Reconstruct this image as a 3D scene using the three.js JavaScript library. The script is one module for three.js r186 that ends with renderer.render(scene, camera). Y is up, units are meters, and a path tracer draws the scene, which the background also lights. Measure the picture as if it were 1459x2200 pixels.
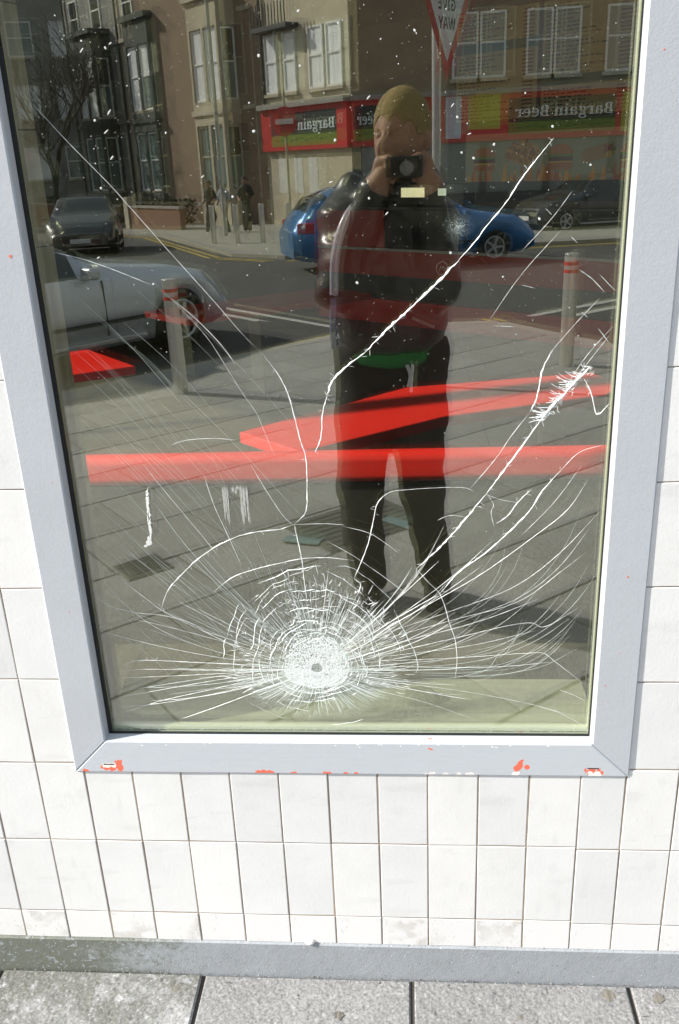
import * as THREE from 'three';
import { mergeGeometries } from 'three/addons/utils/BufferGeometryUtils.js';
import { RoundedBoxGeometry } from 'three/addons/geometries/RoundedBoxGeometry.js';

// ------------------------------------------------------------------ camera, sky, sun, exposure
const scene = new THREE.Scene();
const camera = new THREE.PerspectiveCamera(59.73, 679 / 1024, 0.02, 400);
camera.position.set(0, 1.696, 1.458);
camera.rotation.set(-0.3783, 0.0834, -0.0443, 'YXZ');

const SUN = new THREE.Vector3(-0.785, 0.575, 0.262).normalize();      // towards the sun: from the left, a little to the street side
{ // hazy bright sky: pale blue overhead, nearly white low down, thin high cloud
  const W = 256, H = 128, d = new Float32Array(W * H * 4);
  for (let j = 0; j < H; j++) for (let i = 0; i < W; i++) {
    const el = (j + 0.5) / H * Math.PI - Math.PI / 2, az = (i + 0.5) / W * 2 * Math.PI - Math.PI;
    const s = Math.max(0, Math.sin(el)), k = Math.pow(1 - s, 2.2);
    const v = new THREE.Vector3(Math.cos(el) * Math.cos(az), Math.sin(el), Math.cos(el) * Math.sin(az));
    const g = Math.pow(Math.max(0, v.dot(SUN)), 6);
    const c = 0.5 + 0.5 * Math.sin(az * 3 + Math.sin(el * 9) * 1.3) * Math.sin(el * 7 + Math.sin(az * 2));
    const cl = 0.25 * c;
    const base = [0.46, 0.6, 0.8].map((b, n) => b * (1 - k) + [0.86, 0.9, 0.95][n] * k);
    for (let n = 0; n < 3; n++) d[(j * W + i) * 4 + n] = el < 0 ? 0.16 : 0.62 * ((base[n] * (1 - cl) + 0.95 * cl) + g * [0.75, 0.68, 0.55][n]);
    d[(j * W + i) * 4 + 3] = 1;
  }
  const sky = new THREE.DataTexture(d, W, H, THREE.RGBAFormat, THREE.FloatType);
  sky.mapping = THREE.EquirectangularReflectionMapping; sky.magFilter = THREE.LinearFilter; sky.needsUpdate = true;
  scene.background = sky; scene.environment = sky; scene.environmentIntensity = 1; scene.backgroundIntensity = 1;
}
const sun = new THREE.DirectionalLight(new THREE.Color(1, 0.955, 0.885), 5);
sun.position.copy(SUN).multiplyScalar(60); sun.castShadow = true; sun.shadow.radius = 2.5;
sun.shadow.mapSize.set(4096, 4096);
Object.assign(sun.shadow.camera, { left: -40, right: 40, top: 40, bottom: -40, near: 1, far: 160 });
scene.add(sun);

const renderer = new THREE.WebGLRenderer({ antialias: true });
renderer.setSize(679, 1024);
renderer.toneMapping = THREE.LinearToneMapping;
renderer.toneMappingExposure = 1.56;
renderer.shadowMap.enabled = true;

// ------------------------------------------------------------------ helpers
let seed = 12345;
const rnd = () => { seed = (seed + 0x6d2b79f5) | 0; let t = Math.imul(seed ^ (seed >>> 15), 1 | seed); t = (t + Math.imul(t ^ (t >>> 7), 61 | t)) ^ t; return ((t ^ (t >>> 14)) >>> 0) / 4294967296; };
const rr = (a, b) => a + (b - a) * rnd();
const lerp = (a, b, t) => a + (b - a) * t, clamp = (x, a = 0, b = 1) => Math.min(b, Math.max(a, x)), sm = (a, b, x) => { const t = clamp((x - a) / (b - a)); return t * t * (3 - 2 * t); };
const taken = new Map();
function numbered(n) { const k = taken.get(n) ?? 0; taken.set(n, k + 1); return k ? n + '_' + String(k).padStart(3, '0') : n; }
function mesh(name, geo, m, parent = scene) {
  const o = new THREE.Mesh(geo, m); o.name = parent === scene ? numbered(name) : name;
  o.castShadow = o.receiveShadow = true; parent.add(o); return o;
}
function tag(o, label, category, group, kind) {
  if (label) o.userData.label = label; if (category) o.userData.category = category;
  if (group) o.userData.group = group; if (kind) o.userData.kind = kind; return o;
}
function thing(name, label, category, pos = [0, 0, 0], turn = 0, group) {
  const o = new THREE.Group(); o.name = numbered(name); o.position.set(...pos); o.rotation.y = turn; scene.add(o);
  return tag(o, label, category, group);
}
const struct = (o) => tag(o, null, null, null, 'structure');
const stuff = (o) => tag(o, null, null, null, 'stuff');

function hash(x, y, s) { let h = Math.imul(x | 0, 374761393) ^ Math.imul(y | 0, 668265263) ^ Math.imul(s | 0, 1274126177); h = Math.imul(h ^ (h >>> 13), 1103515245); return ((h ^ (h >>> 16)) >>> 0) / 4294967296; }
function vnoise(x, y, per, s) { // periodic value noise
  const xi = Math.floor(x), yi = Math.floor(y), fx = x - xi, fy = y - yi, u = fx * fx * (3 - 2 * fx), v = fy * fy * (3 - 2 * fy);
  const w = (a) => ((a % per) + per) % per, h = (a, b) => hash(w(a), w(b), s);
  return lerp(lerp(h(xi, yi), h(xi + 1, yi), u), lerp(h(xi, yi + 1), h(xi + 1, yi + 1), u), v);
}
function fbm(x, y, per, s, oct = 4) { let a = 0, k = 0.5, f = 1; for (let i = 0; i < oct; i++) { a += k * vnoise(x * f, y * f, per * f, s + i); k *= 0.5; f *= 2; } return a; }
const S2 = (c) => Math.round(255 * (c <= 0.0031308 ? 12.92 * c : 1.055 * Math.pow(clamp(c), 1 / 2.4) - 0.055));
function dataTex(W, H, fn, srgb = true) { // fn(u, v) -> linear rgb in 0..1
  const d = new Uint8Array(W * H * 4);
  for (let j = 0; j < H; j++) for (let i = 0; i < W; i++) {
    const c = fn((i + 0.5) / W, (j + 0.5) / H), o = (j * W + i) * 4;
    for (let n = 0; n < 3; n++) { const x = Array.isArray(c) ? c[n] : c; d[o + n] = srgb ? S2(x) : Math.round(255 * clamp(x)); }
    d[o + 3] = 255;
  }
  const t = new THREE.DataTexture(d, W, H); t.wrapS = t.wrapT = THREE.RepeatWrapping; t.magFilter = THREE.LinearFilter; t.minFilter = THREE.LinearMipmapLinearFilter;
  if (srgb) t.colorSpace = THREE.SRGBColorSpace; t.needsUpdate = true; return t;
}
function canvasTex(W, H, draw) {
  const c = document.createElement('canvas'); c.width = W; c.height = H; draw(c.getContext('2d'), W, H);
  const t = new THREE.CanvasTexture(c); t.colorSpace = THREE.SRGBColorSpace; t.magFilter = THREE.LinearFilter; t.needsUpdate = true; return t;
}
const lin = (r, g, b) => new THREE.Color().setRGB(r, g ?? r, b ?? r);
function M(name, c, roughness = 0.7, extra = {}) {
  const { physical, ...e } = extra;
  const m = new (physical ? THREE.MeshPhysicalMaterial : THREE.MeshStandardMaterial)({ roughness, ...e });
  if (c) m.color.copy(Array.isArray(c) ? lin(...c) : c); m.name = name; return m;
}
// raw triangle list builder
class TB {
  constructor() { this.p = []; this.uv = []; }
  tri(a, b, c, ua, ub, uc) { this.p.push(...a, ...b, ...c); this.uv.push(...(ua ?? [a[0], a[1]]), ...(ub ?? [b[0], b[1]]), ...(uc ?? [c[0], c[1]])); }
  quad(a, b, c, d, u) { const U = u ?? [a, b, c, d].map((q) => [q[0], q[1]]); this.tri(a, b, c, U[0], U[1], U[2]); this.tri(a, c, d, U[0], U[2], U[3]); }
  geo() {
    const g = new THREE.BufferGeometry();
    g.setAttribute('position', new THREE.Float32BufferAttribute(this.p, 3)); g.setAttribute('uv', new THREE.Float32BufferAttribute(this.uv, 2));
    g.computeVertexNormals(); return g;
  }
}
// a plate: convex polygon (counter-clockwise, in x, y), thickness t along +z from z0, its front edge chamfered by b; uv in metres
function plate(poly, t, b = 0, z0 = 0, off = [0, 0]) {
  const n = poly.length, T = new TB(), inner = [];
  for (let i = 0; i < n; i++) {
    const p = poly[i], q = poly[(i + 1) % n], o = poly[(i + n - 1) % n];
    const nrm = (a, c) => { const l = Math.hypot(c[0] - a[0], c[1] - a[1]) || 1; return [-(c[1] - a[1]) / l, (c[0] - a[0]) / l]; };
    const n1 = nrm(o, p), n2 = nrm(p, q), d = 1 + n1[0] * n2[0] + n1[1] * n2[1];
    inner.push([p[0] + b * (n1[0] + n2[0]) / d, p[1] + b * (n1[1] + n2[1]) / d]);
  }
  const uv = (p, z = 0) => [p[0] + off[0], p[1] + off[1] - z];
  const f = z0 + t;
  for (let i = 1; i < n - 1; i++) T.tri([...inner[0], f], [...inner[i], f], [...inner[i + 1], f], uv(inner[0]), uv(inner[i]), uv(inner[i + 1]));
  for (let i = 0; i < n; i++) {
    const j = (i + 1) % n;
    if (b > 0) T.quad([...inner[i], f], [...poly[i], f - b], [...poly[j], f - b], [...inner[j], f], [uv(inner[i]), uv(poly[i]), uv(poly[j]), uv(inner[j])]);
    T.quad([...poly[i], f - b], [...poly[i], z0], [...poly[j], z0], [...poly[j], f - b], [uv(poly[i]), uv(poly[i], t), uv(poly[j], t), uv(poly[j])]);
  }
  for (let i = 1; i < n - 1; i++) T.tri([...poly[0], z0], [...poly[i + 1], z0], [...poly[i], z0]);
  return T.geo();
}
const rect = (x0, y0, x1, y1) => [[x0, y0], [x1, y0], [x1, y1], [x0, y1]];
function box(x0, y0, z0, x1, y1, z1) { // uv in metres on every face
  const T = new TB(), q = (a, b, c, d, u0, v0, u1, v1) => T.quad(a, b, c, d, [[u0, v0], [u1, v0], [u1, v1], [u0, v1]]);
  q([x0, y0, z1], [x1, y0, z1], [x1, y1, z1], [x0, y1, z1], x0, y0, x1, y1); q([x1, y0, z0], [x0, y0, z0], [x0, y1, z0], [x1, y1, z0], -x1, y0, -x0, y1);
  q([x1, y0, z1], [x1, y0, z0], [x1, y1, z0], [x1, y1, z1], -z1, y0, -z0, y1); q([x0, y0, z0], [x0, y0, z1], [x0, y1, z1], [x0, y1, z0], z0, y0, z1, y1);
  q([x0, y1, z1], [x1, y1, z1], [x1, y1, z0], [x0, y1, z0], x0, -z1, x1, -z0); q([x0, y0, z0], [x1, y0, z0], [x1, y0, z1], [x0, y0, z1], x0, z0, x1, z1);
  return T.geo();
}
const plain = (g) => { const h = g.index ? g.toNonIndexed() : g; for (const k of Object.keys(h.attributes)) if (!['position', 'normal', 'uv'].includes(k)) h.deleteAttribute(k); return h; };
const merge = (list) => mergeGeometries(list.map(plain));
const at = (g, x = 0, y = 0, z = 0, rx = 0, ry = 0, rz = 0) => g.applyMatrix4(new THREE.Matrix4().compose(new THREE.Vector3(x, y, z), new THREE.Quaternion().setFromEuler(new THREE.Euler(rx, ry, rz, 'YXZ')), new THREE.Vector3(1, 1, 1)));
const rbox = (w, h, d, r = 0.01, s = 2) => new RoundedBoxGeometry(w, h, d, s, r);
const cyl = (r0, r1, h, n = 20, open = false) => new THREE.CylinderGeometry(r0, r1, h, n, 1, open);
function tubePath(pts, r, n = 8, seg = 40) { return new THREE.TubeGeometry(new THREE.CatmullRomCurve3(pts.map((p) => new THREE.Vector3(...p))), seg, r, n); }
function clip(poly, a, b, c) { // keep a*x + b*y <= c
  const out = [];
  for (let i = 0; i < poly.length; i++) {
    const p = poly[i], q = poly[(i + 1) % poly.length], dp = a * p[0] + b * p[1] - c, dq = a * q[0] + b * q[1] - c;
    if (dp <= 0) out.push(p);
    if ((dp < 0) !== (dq < 0) && dp !== dq) { const t = dp / (dp - dq); out.push([lerp(p[0], q[0], t), lerp(p[1], q[1], t)]); }
  }
  return out;
}
const areaOf = (p) => { let a = 0; for (let i = 0; i < p.length; i++) { const q = p[(i + 1) % p.length]; a += p[i][0] * q[1] - q[0] * p[i][1]; } return a / 2; };
// flat ground polygon (x, z) as a thin slab with its top at y; convex or not
function ground(poly, y, thick = 0.06) {
  const s = new THREE.Shape(poly.map(([x, z]) => new THREE.Vector2(x, -z)));
  const g = new THREE.ExtrudeGeometry(s, { depth: thick, bevelEnabled: false });
  g.rotateX(-Math.PI / 2); g.translate(0, y - thick, 0); return g;
}
// the road falls gently away beyond the near kerb
const gy = (z) => -0.06 - 0.025 * Math.max(0, z - 8.2);
function slope(g) { const p = g.attributes.position; for (let i = 0; i < p.count; i++) p.setY(i, p.getY(i) + gy(p.getZ(i)) + 0.06); g.computeVertexNormals(); return g; }
// surface nets of a distance field on a grid
function nets(sdf, lo, hi, cell) {
  const n = [0, 1, 2].map((k) => Math.ceil((hi[k] - lo[k]) / cell) + 1), N = n[0] * n[1] * n[2], f = new Float32Array(N);
  const id = (i, j, k) => i + n[0] * (j + n[1] * k);
  for (let k = 0; k < n[2]; k++) for (let j = 0; j < n[1]; j++) for (let i = 0; i < n[0]; i++) f[id(i, j, k)] = sdf(lo[0] + i * cell, lo[1] + j * cell, lo[2] + k * cell);
  const vid = new Int32Array(N).fill(-1), P = [], I = [];
  const E = [[0, 1], [2, 3], [4, 5], [6, 7], [0, 2], [1, 3], [4, 6], [5, 7], [0, 4], [1, 5], [2, 6], [3, 7]];
  for (let k = 0; k < n[2] - 1; k++) for (let j = 0; j < n[1] - 1; j++) for (let i = 0; i < n[0] - 1; i++) {
    const v = []; let m = 0;
    for (let c = 0; c < 8; c++) { const w = f[id(i + (c & 1), j + ((c >> 1) & 1), k + (c >> 2))]; v.push(w); if (w < 0) m |= 1 << c; }
    if (m === 0 || m === 255) continue;
    let x = 0, y = 0, z = 0, ct = 0;
    for (const [a, b] of E) if ((v[a] < 0) !== (v[b] < 0)) { const t = v[a] / (v[a] - v[b]); x += lerp(a & 1, b & 1, t); y += lerp((a >> 1) & 1, (b >> 1) & 1, t); z += lerp(a >> 2, b >> 2, t); ct++; }
    vid[id(i, j, k)] = P.length / 3; P.push(lo[0] + (i + x / ct) * cell, lo[1] + (j + y / ct) * cell, lo[2] + (k + z / ct) * cell);
  }
  const quad = (a, b, c, d, flip) => { if (a < 0 || b < 0 || c < 0 || d < 0) return; if (flip) I.push(a, c, b, a, d, c); else I.push(a, b, c, a, c, d); };
  for (let k = 1; k < n[2] - 1; k++) for (let j = 1; j < n[1] - 1; j++) for (let i = 1; i < n[0] - 1; i++) {
    const s = f[id(i, j, k)] < 0;
    if (s !== f[id(i + 1, j, k)] < 0) quad(vid[id(i, j - 1, k - 1)], vid[id(i, j, k - 1)], vid[id(i, j, k)], vid[id(i, j - 1, k)], !s);
    if (s !== f[id(i, j + 1, k)] < 0) quad(vid[id(i - 1, j, k - 1)], vid[id(i - 1, j, k)], vid[id(i, j, k)], vid[id(i, j, k - 1)], !s);
    if (s !== f[id(i, j, k + 1)] < 0) quad(vid[id(i - 1, j - 1, k)], vid[id(i, j - 1, k)], vid[id(i, j, k)], vid[id(i - 1, j, k)], !s);
  }
  const g = new THREE.BufferGeometry(); g.setAttribute('position', new THREE.Float32BufferAttribute(P, 3)); g.setIndex(I);
  g.setAttribute('uv', new THREE.Float32BufferAttribute(new Float32Array(P.length / 3 * 2), 2)); g.computeVertexNormals(); return g;
}
// tapered capsules joined smoothly: bones [[x,y,z,r],[x,y,z,r],...chains]
function bodyField(chains, k = 0.03) {
  const B = [];
  for (const c of chains) for (let i = 0; i + 1 < Math.max(2, c.length); i++) B.push([c[i], c[i + 1] ?? c[i]]);
  return (x, y, z) => {
    let d = 1e3;
    for (const [a, b] of B) {
      const bx = b[0] - a[0], by = b[1] - a[1], bz = b[2] - a[2], L = bx * bx + by * by + bz * bz || 1e-9;
      const t = clamp(((x - a[0]) * bx + (y - a[1]) * by + (z - a[2]) * bz) / L), sx = a[4] ?? 1;
      const px = (x - a[0] - bx * t), py = y - a[1] - by * t, pz = (z - a[2] - bz * t) * lerp(a[4] ?? 1, b[4] ?? 1, t);
      const e = Math.sqrt(px * px + py * py + pz * pz) - lerp(a[3], b[3], t);
      const h = clamp(0.5 + 0.5 * (d - e) / k); d = lerp(d, e, h) - k * h * (1 - h);
    }
    return d;
  };
}

// ------------------------------------------------------------------ shared surface textures
const texSpeck = dataTex(1024, 1024, (u, v) => { // exposed-aggregate concrete, one metre square
  const a = fbm(u * 8, v * 8, 8, 3, 4), b = vnoise(u * 190, v * 190, 190, 9), c = vnoise(u * 330, v * 330, 330, 21), e = vnoise(u * 95, v * 95, 95, 33);
  let g = 0.30 + 0.10 * (a - 0.5) + 0.16 * (c - 0.5);
  if (b > 0.82) g += 0.09; if (b < 0.15) g -= 0.08; if (e > 0.94) g += 0.07; if (e < 0.05) g -= 0.11;
  return [g * 1.0, g * 0.985, g * 0.965].map((x) => clamp(x, 0.03, 0.8));
});
const texSpeckBump = dataTex(512, 512, (u, v) => 0.5 + 0.4 * (vnoise(u * 160, v * 160, 160, 9) - 0.5) + 0.4 * (fbm(u * 30, v * 30, 30, 5, 3) - 0.45), false);
const blotch = (u, v, s, f) => fbm(u * f, v * f, f, s, 5);
const texGlaze = dataTex(512, 512, (u, v) => { const a = blotch(u, v, 41, 6), b = vnoise(u * 150, v * 150, 150, 5); const c = fbm(u * 5, v * 22, 22, 141, 4), e = fbm(u * 26, v * 8, 26, 143, 3); const g = 0.92 + 0.13 * (a - 0.5) - 0.05 * sm(0.6, 0.78, c) - 0.04 * sm(0.62, 0.75, e); return [g, g * 0.995, g * 0.985].map((x) => x - (b > 0.985 ? 0.16 : 0)); });
const texGrime = dataTex(1024, 512, (u, v) => { // splash dirt: grains and scuffs
  const a = blotch(u, v, 51, 9), s = vnoise(u * 260, v * 130, 130, 7), t = blotch(u, v, 77, 40), k = vnoise(u * 500, v * 250, 250, 71);
  let g = 0.84; let d = sm(0.5, 0.75, a) * 0.45 * sm(0.35, 0.6, t); if (s > 0.86 && a > 0.42) d += 0.3; if (k > 0.94 && a > 0.4) d += 0.35;
  d = clamp(d); return [g * (1 - 0.4 * d), g * (0.99 - 0.43 * d), g * (0.975 - 0.48 * d)];
});
const texPaint = dataTex(512, 512, (u, v) => { const a = blotch(u, v, 61, 5), b = vnoise(u * 60, v * 220, 220, 6), k = vnoise(u * 180, v * 180, 180, 8); let g = 0.95 + 0.07 * (a - 0.5) + 0.035 * (b - 0.5); if (k > 0.985) g += 0.05; return [g, g, g]; });
const texPaintBump = dataTex(512, 512, (u, v) => 0.5 + 0.35 * (blotch(u, v, 66, 14) - 0.5) + 0.2 * (vnoise(u * 140, v * 140, 140, 4) - 0.5), false);
const texAsphalt = dataTex(512, 512, (u, v) => { const a = blotch(u, v, 91, 6), b = vnoise(u * 220, v * 220, 220, 2); const g = 0.055 + 0.03 * (a - 0.5) + 0.05 * (b - 0.5); return [g, g, g * 1.02]; });
const texStone = dataTex(512, 512, (u, v) => { const a = blotch(u, v, 101, 6), b = vnoise(u * 90, v * 90, 90, 3); const g = 0.9 + 0.3 * (a - 0.5) + 0.1 * (b - 0.5); return [g, g * 0.98, g * 0.95].map((x) => clamp(x)); });
function rep(t, s) { const c = t.clone(); c.repeat.set(s, s); c.needsUpdate = true; return c; }

const MAT = {
  grout: M('grout', [0.4, 0.34, 0.28], 0.95, { map: rep(texStone, 8) }),
  plaster: M('white_render', [0.74, 0.74, 0.73], 0.8, { map: rep(texStone, 1.3) }),
  frame: M('grey_frame_paint', [0.52, 0.545, 0.58], 0.42, { map: rep(texPaint, 2.3), bumpMap: rep(texPaintBump, 3), bumpScale: 0.0006 }),
  rubber: M('black_rubber', [0.012, 0.013, 0.013], 0.6),
  spacer: M('aluminium_spacer', [0.82, 0.84, 0.82], 0.5, { metalness: 0.15 }),
  red: M('red_laminate', [0.84, 0.027, 0.02], 0.34, { map: rep(texGlaze, 0.9), bumpMap: rep(texPaintBump, 2), bumpScale: 0.0004 }),
  darkred: M('red_counter_panel', [0.5, 0.018, 0.012], 0.35),
  black: M('black_panel', [0.012, 0.012, 0.012], 0.35),
  steel: M('brushed_steel', [0.74, 0.73, 0.7], 0.36, { metalness: 1 }),
  darksteel: M('grey_steel', [0.3, 0.3, 0.3], 0.45, { metalness: 0.8 }),
  cream: M('cream_tile', [0.9, 0.885, 0.85], 0.3, { map: rep(texGlaze, 3) }),
  asphalt: M('asphalt', [1, 1, 1], 0.9, { map: rep(texAsphalt, 0.7) }),
  concrete: M('concrete_kerb', [0.36, 0.35, 0.33], 0.85, { map: rep(texStone, 2) }),
  white: M('white_paint', [0.78, 0.78, 0.76], 0.6),
  yellow: M('yellow_line_paint', [0.5, 0.38, 0.07], 0.7, { map: rep(texStone, 4) }),
};
const tileMats = [0, 1, 2, 3, 4].map((k) => M('white_glazed_tile', [0.845 + 0.016 * (k - 2), 0.85 + 0.014 * (k - 2), 0.848 + 0.011 * (k - 2)], 0.22 + 0.03 * k, { map: rep(texGlaze, 1.7), bumpMap: rep(texPaintBump, 2), bumpScale: 0.0006 }));
const grimeMat = M('grimy_white_tile', [0.98, 0.98, 0.98], 0.4, { map: rep(texGrime, 1.1) });
const slabMats = [0.94, 1.03, 1.1, 0.99].map((k) => M('concrete_slab', [0.89 * k, 0.89 * k, 0.9 * k], 0.88, { map: texSpeck, bumpMap: texSpeckBump, bumpScale: 0.0035 }));

// ------------------------------------------------------------------ the tiled wall
const FX0 = -0.6865, FX1 = 0.4205, FY0 = 0.552, FY1 = 2.79, PLY = 0.097;           // window frame outline, plinth top
{
  const wall = thing('tiled_wall', 'white glazed tile wall with brown joints around the cracked window', 'wall');
  mesh('wall_backing', merge([box(-1.2, 0, -0.1, FX0, 2.66, -0.0014), box(FX1, 0, -0.1, 1.06, 2.66, -0.0014), box(FX0, 0, -0.1, FX1, FY0, -0.0014)]), MAT.grout, wall);
  mesh('upper_wall', merge([box(-1.25, 0, -0.1, -1.2, 2.66, 0), box(1.06, 0, -0.1, 4.2, 2.66, 0), box(-1.25, 2.66, -0.1, FX0, 5.6, 0), box(FX1, 2.66, -0.1, 4.2, 5.6, 0), box(FX0, FY1, -0.1, FX1, 5.6, 0)]), MAT.plaster, wall);
  const xs = []; for (let X = -3; X <= 12; X++) xs.push(X); for (let X = 12.87; X < 20; X++) xs.push(X);
  const X = (v) => (v - 8.6952) * 0.1;
  for (let c = 0; c + 1 < xs.length; c++) {
    const right = xs[c] >= 12, dy = right ? -0.0056 : 0;
    for (let r = -2; r < 12; r++) {
      let x0 = X(xs[c]) + 0.0016, x1 = X(xs[c + 1]) - 0.0016, y0 = (r === -2 ? PLY : 0.373 + 0.19826 * r + dy + 0.0013), y1 = 0.373 + 0.19826 * (r + 1) + dy - 0.0013;
      if (y1 > FY0 && x1 > FX0 && x0 < FX1) { // meets the frame
        if (y0 > FY0 - 0.02 && x0 > FX0 - 0.01 && x1 < FX1 + 0.01) continue;
      }
      const j = 0.0006, t = 0.0058 + rr(-0.0006, 0.0006), mx = (x0 + x1) / 2, my = (y0 + y1) / 2;
      const poly = [[x0 + rr(-j, j), y0 + rr(-j, j)], [x1 + rr(-j, j), y0 + rr(-j, j)], [x1 + rr(-j, j), y1 + rr(-j, j)], [x0 + rr(-j, j), y1 + rr(-j, j)]].map(([x, y]) => [x - mx, y - my]);
      const g = plate(poly, t, 0.0011, -0.006, [rr(0, 3), r === -2 ? rr(0, 1) : rr(0, 3)]);
      const o = mesh('tile', g, r === -2 ? grimeMat : tileMats[Math.floor(rnd() * 5)], wall);
      o.rotation.set(rr(-0.004, 0.004), rr(-0.006, 0.006), 0); o.position.set(mx, my, 0);
      if (r === -2) o.userData.label = 'cut tile of the lowest course with splashed dirt';
    }
  }
}
// plinth: grey painted cement skirting, algae on its left end
{
  const tex = dataTex(2048, 128, (u, v) => { // 2.6 m by 0.1 m, u = 0 at x = -1.6
    const x = -1.6 + u * 2.66, a = blotch(u * 1, v * 0.05 + 0.3, 131, 40), b = fbm(u * 300, v * 12, 300, 19, 4), k = hash(Math.floor(u * 1400), Math.floor(v * 52), 4), s = vnoise(u * 420, v * 16, 420, 77);
    let c = [0.34, 0.36, 0.385].map((q) => q * (0.93 + 0.16 * (a - 0.5) + 0.14 * (b - 0.5)));
    const moss = clamp(sm(-0.5, -0.74, x + 0.3 * (b - 0.5) + 0.22 * (a - 0.5)) * sm(0.32, 0.52, b * 0.6 + s * 0.4 + 0.12));
    c = c.map((q, n) => lerp(q, [0.12, 0.13, 0.095][n], moss * 0.85));
    if (k > 0.9975) c = c.map((q) => lerp(q, 0.75, 0.7)); if (k < 0.004) c = c.map((q) => q * 0.45);
    const grit = sm(0.62, 0.7, b) * 0.35 * sm(-1.6, 1.2, -x); c = c.map((q, n) => lerp(q, [0.2, 0.17, 0.12][n], grit));
    return c;
  });
  tex.repeat.set(1 / 2.66, 10); tex.offset.set(1.6 / 2.66, 0);
  const m = M('plinth_paint', [1.12, 1.12, 1.11], 0.6, { map: tex, bumpMap: rep(texPaintBump, 4), bumpScale: 0.002 });
  const g = plate(rect(-1.25, -0.02, 4.2, PLY), 0.008, 0.004, -0.0044);
  tag(mesh('cement_plinth', g, m), 'low grey painted cement plinth along the foot of the tiled wall', 'plinth');
}

// ------------------------------------------------------------------ the cracked window
const GZ = -0.028, GX0 = -0.6135, GX1 = 0.3455, GY0 = 0.628, GY1 = 2.72;
const CRACKS = [
  [9,-596,1819,-524,1733,-466,1668,-442,1638,-387,1569,-319,1485,-274,1427,-240,1389],
  [15,-240,1389,-218,1356,-203,1321,-195,1282,-187,1239,-180,1212,-180,1158,-186,1104,-208,1080],
  [10,-579,1571,-534,1559,-492,1544,-418,1512],
  [11,-390,1491,-354,1458,-324,1425,-302,1396,-291,1375],
  [6,-390,1489,-336,1425,-308,1375,-283,1327,-260,1288,-252,1264,-235,1213],
  [10,-419,1235,-393,1243,-341,1246,-300,1242],
  [16,227,1710,201,1679,180,1653,156,1617,132,1590,110,1562,85,1535],
  [34,85,1535,63,1513,33,1485,6,1460,-17,1441,-45,1415,-69,1391],
  [29,-69,1391,-109,1362,-127,1342,-137,1318],
  [16,-137,1318,-146,1286,-151,1244,-163,1216],
  [38,303,1357,283,1336,261,1309,243,1291,225,1265],
  [24,225,1265,195,1220,164,1174,137,1135],
  [26,137,1135,101,1087,60,1037,13,989],
  [22,264,1176,234,1138,215,1103,168,1050,135,1018,89,981,55,938],
  [9,264,1176,294,1208,333,1221],
  [20,239,1386,225,1353,221,1326,217,1303,208,1282],
  [8,208,1282,178,1241,152,1200,108,1144],
  [17,294,1338,307,1312,320,1275,338,1292],
  [14,-208,1080,-198,1012,-196,974,-193,925],
  [14,-39,1138,-55,1120,-66,1075,-75,1039,-89,1002,-103,970],
  [9,-43,1133,-31,1141,-6,1144,100,1146,115,1139],
  [18,-476,905,-457,947,-432,976,-397,1009,-364,1033,-323,1054,-283,1066,-236,1071,-208,1080],
  [10,-208,1080,-150,1081,-116,1078],
  [14,-368,946,-330,975,-294,989,-240,1003,-196,1012,-145,1013,-102,1007],
  [10,-471,1198,-446,1159,-403,1095,-374,1052,-353,1018],
  [10,-365,1180,-351,1118,-331,1059,-311,998],
  [12,-278,1195,-250,1139,-224,1094,-210,1080],
  [10,-604,941,-573,916,-521,901,-477,896,-426,881,-372,846,-288,796],
  [10,-602,862,-503,832,-416,811,-310,791],
  [13,-563,786,-534,795,-418,791,-289,784],
  [12,-574,770,-537,775,-357,773,-292,775],
  [12,-578,755,-421,763,-290,771],
  [12,-592,709,-497,728,-358,755,-293,763],
  [12,-576,675,-500,702,-383,732,-293,757],
  [10,-548,730,-462,745,-376,760,-283,773],
  [12,-464,659,-392,687,-293,729,-239,750],
  [9,-560,987,-512,942,-471,905,-403,864,-325,820],
  [8,-584,977,-542,918,-493,872,-416,831,-309,794],
  [9,-442,927,-391,895,-340,861,-271,815],
  [11,-69,851,46,923,130,977,219,1048,280,1103,311,1157],
  [8,-81,843,77,902,192,952,267,1015,339,1102],
  [8,-73,835,77,882,202,922,278,985,316,1019],
  [10,-64,823,132,881,237,926],
  [11,-60,806,69,840,225,876,246,867,308,906],
  [8,-65,802,114,828,235,860],
  [11,-60,794,87,801,219,811,250,811,272,793,331,742],
  [10,-56,782,161,781,269,792],
  [9,281,731,304,722,333,706],
  [9,247,691,284,679,331,651],
  [7,-93,752,69,732,221,700,321,669],
  [7,-103,736,15,705,124,662],
  [12,55,938,64,914,73,877,84,840,88,798,85,755],
  [10,-120,1076,-71,1061,-45,1043,-20,1022],
  [10,-152,1048,-110,1022,-73,994,-35,963,-7,938],
  [10,13,989,34,962,55,938,70,892],
  [16,-103,970,-91,959,-98,935],
  [13,55,938,17,914,-36,880,-81,847],
  [8,137,1135,150,1113,146,1100,152,1070],
  [8,137,1133,162,1123,192,1117],
  [15,214,1141,192,1117,175,1092,155,1077],
  [8,101,1091,72,1094,51,1085],
  [10,276,1514,296,1500,319,1477],
  [8,309,1505,335,1479],
  [9,312,1420,331,1395],
  [8,284,1447,294,1438],
  [7,186,1493,208,1487],
  [7,143,1429,177,1426],
  [6,331,1408,304,1371,272,1324],
  [6,336,1423,296,1375,261,1317],
  [6,312,1469,278,1432,235,1380],
  [6,322,1070,269,989,205,932,103,884],
  [6,299,1184,255,1116,201,1054],
  [5,248,1579,185,1509,135,1437],
  [5,259,1633,229,1593,184,1545],
  [8,219,1609,229,1599],
  [8,261,1565,271,1555]];
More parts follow.
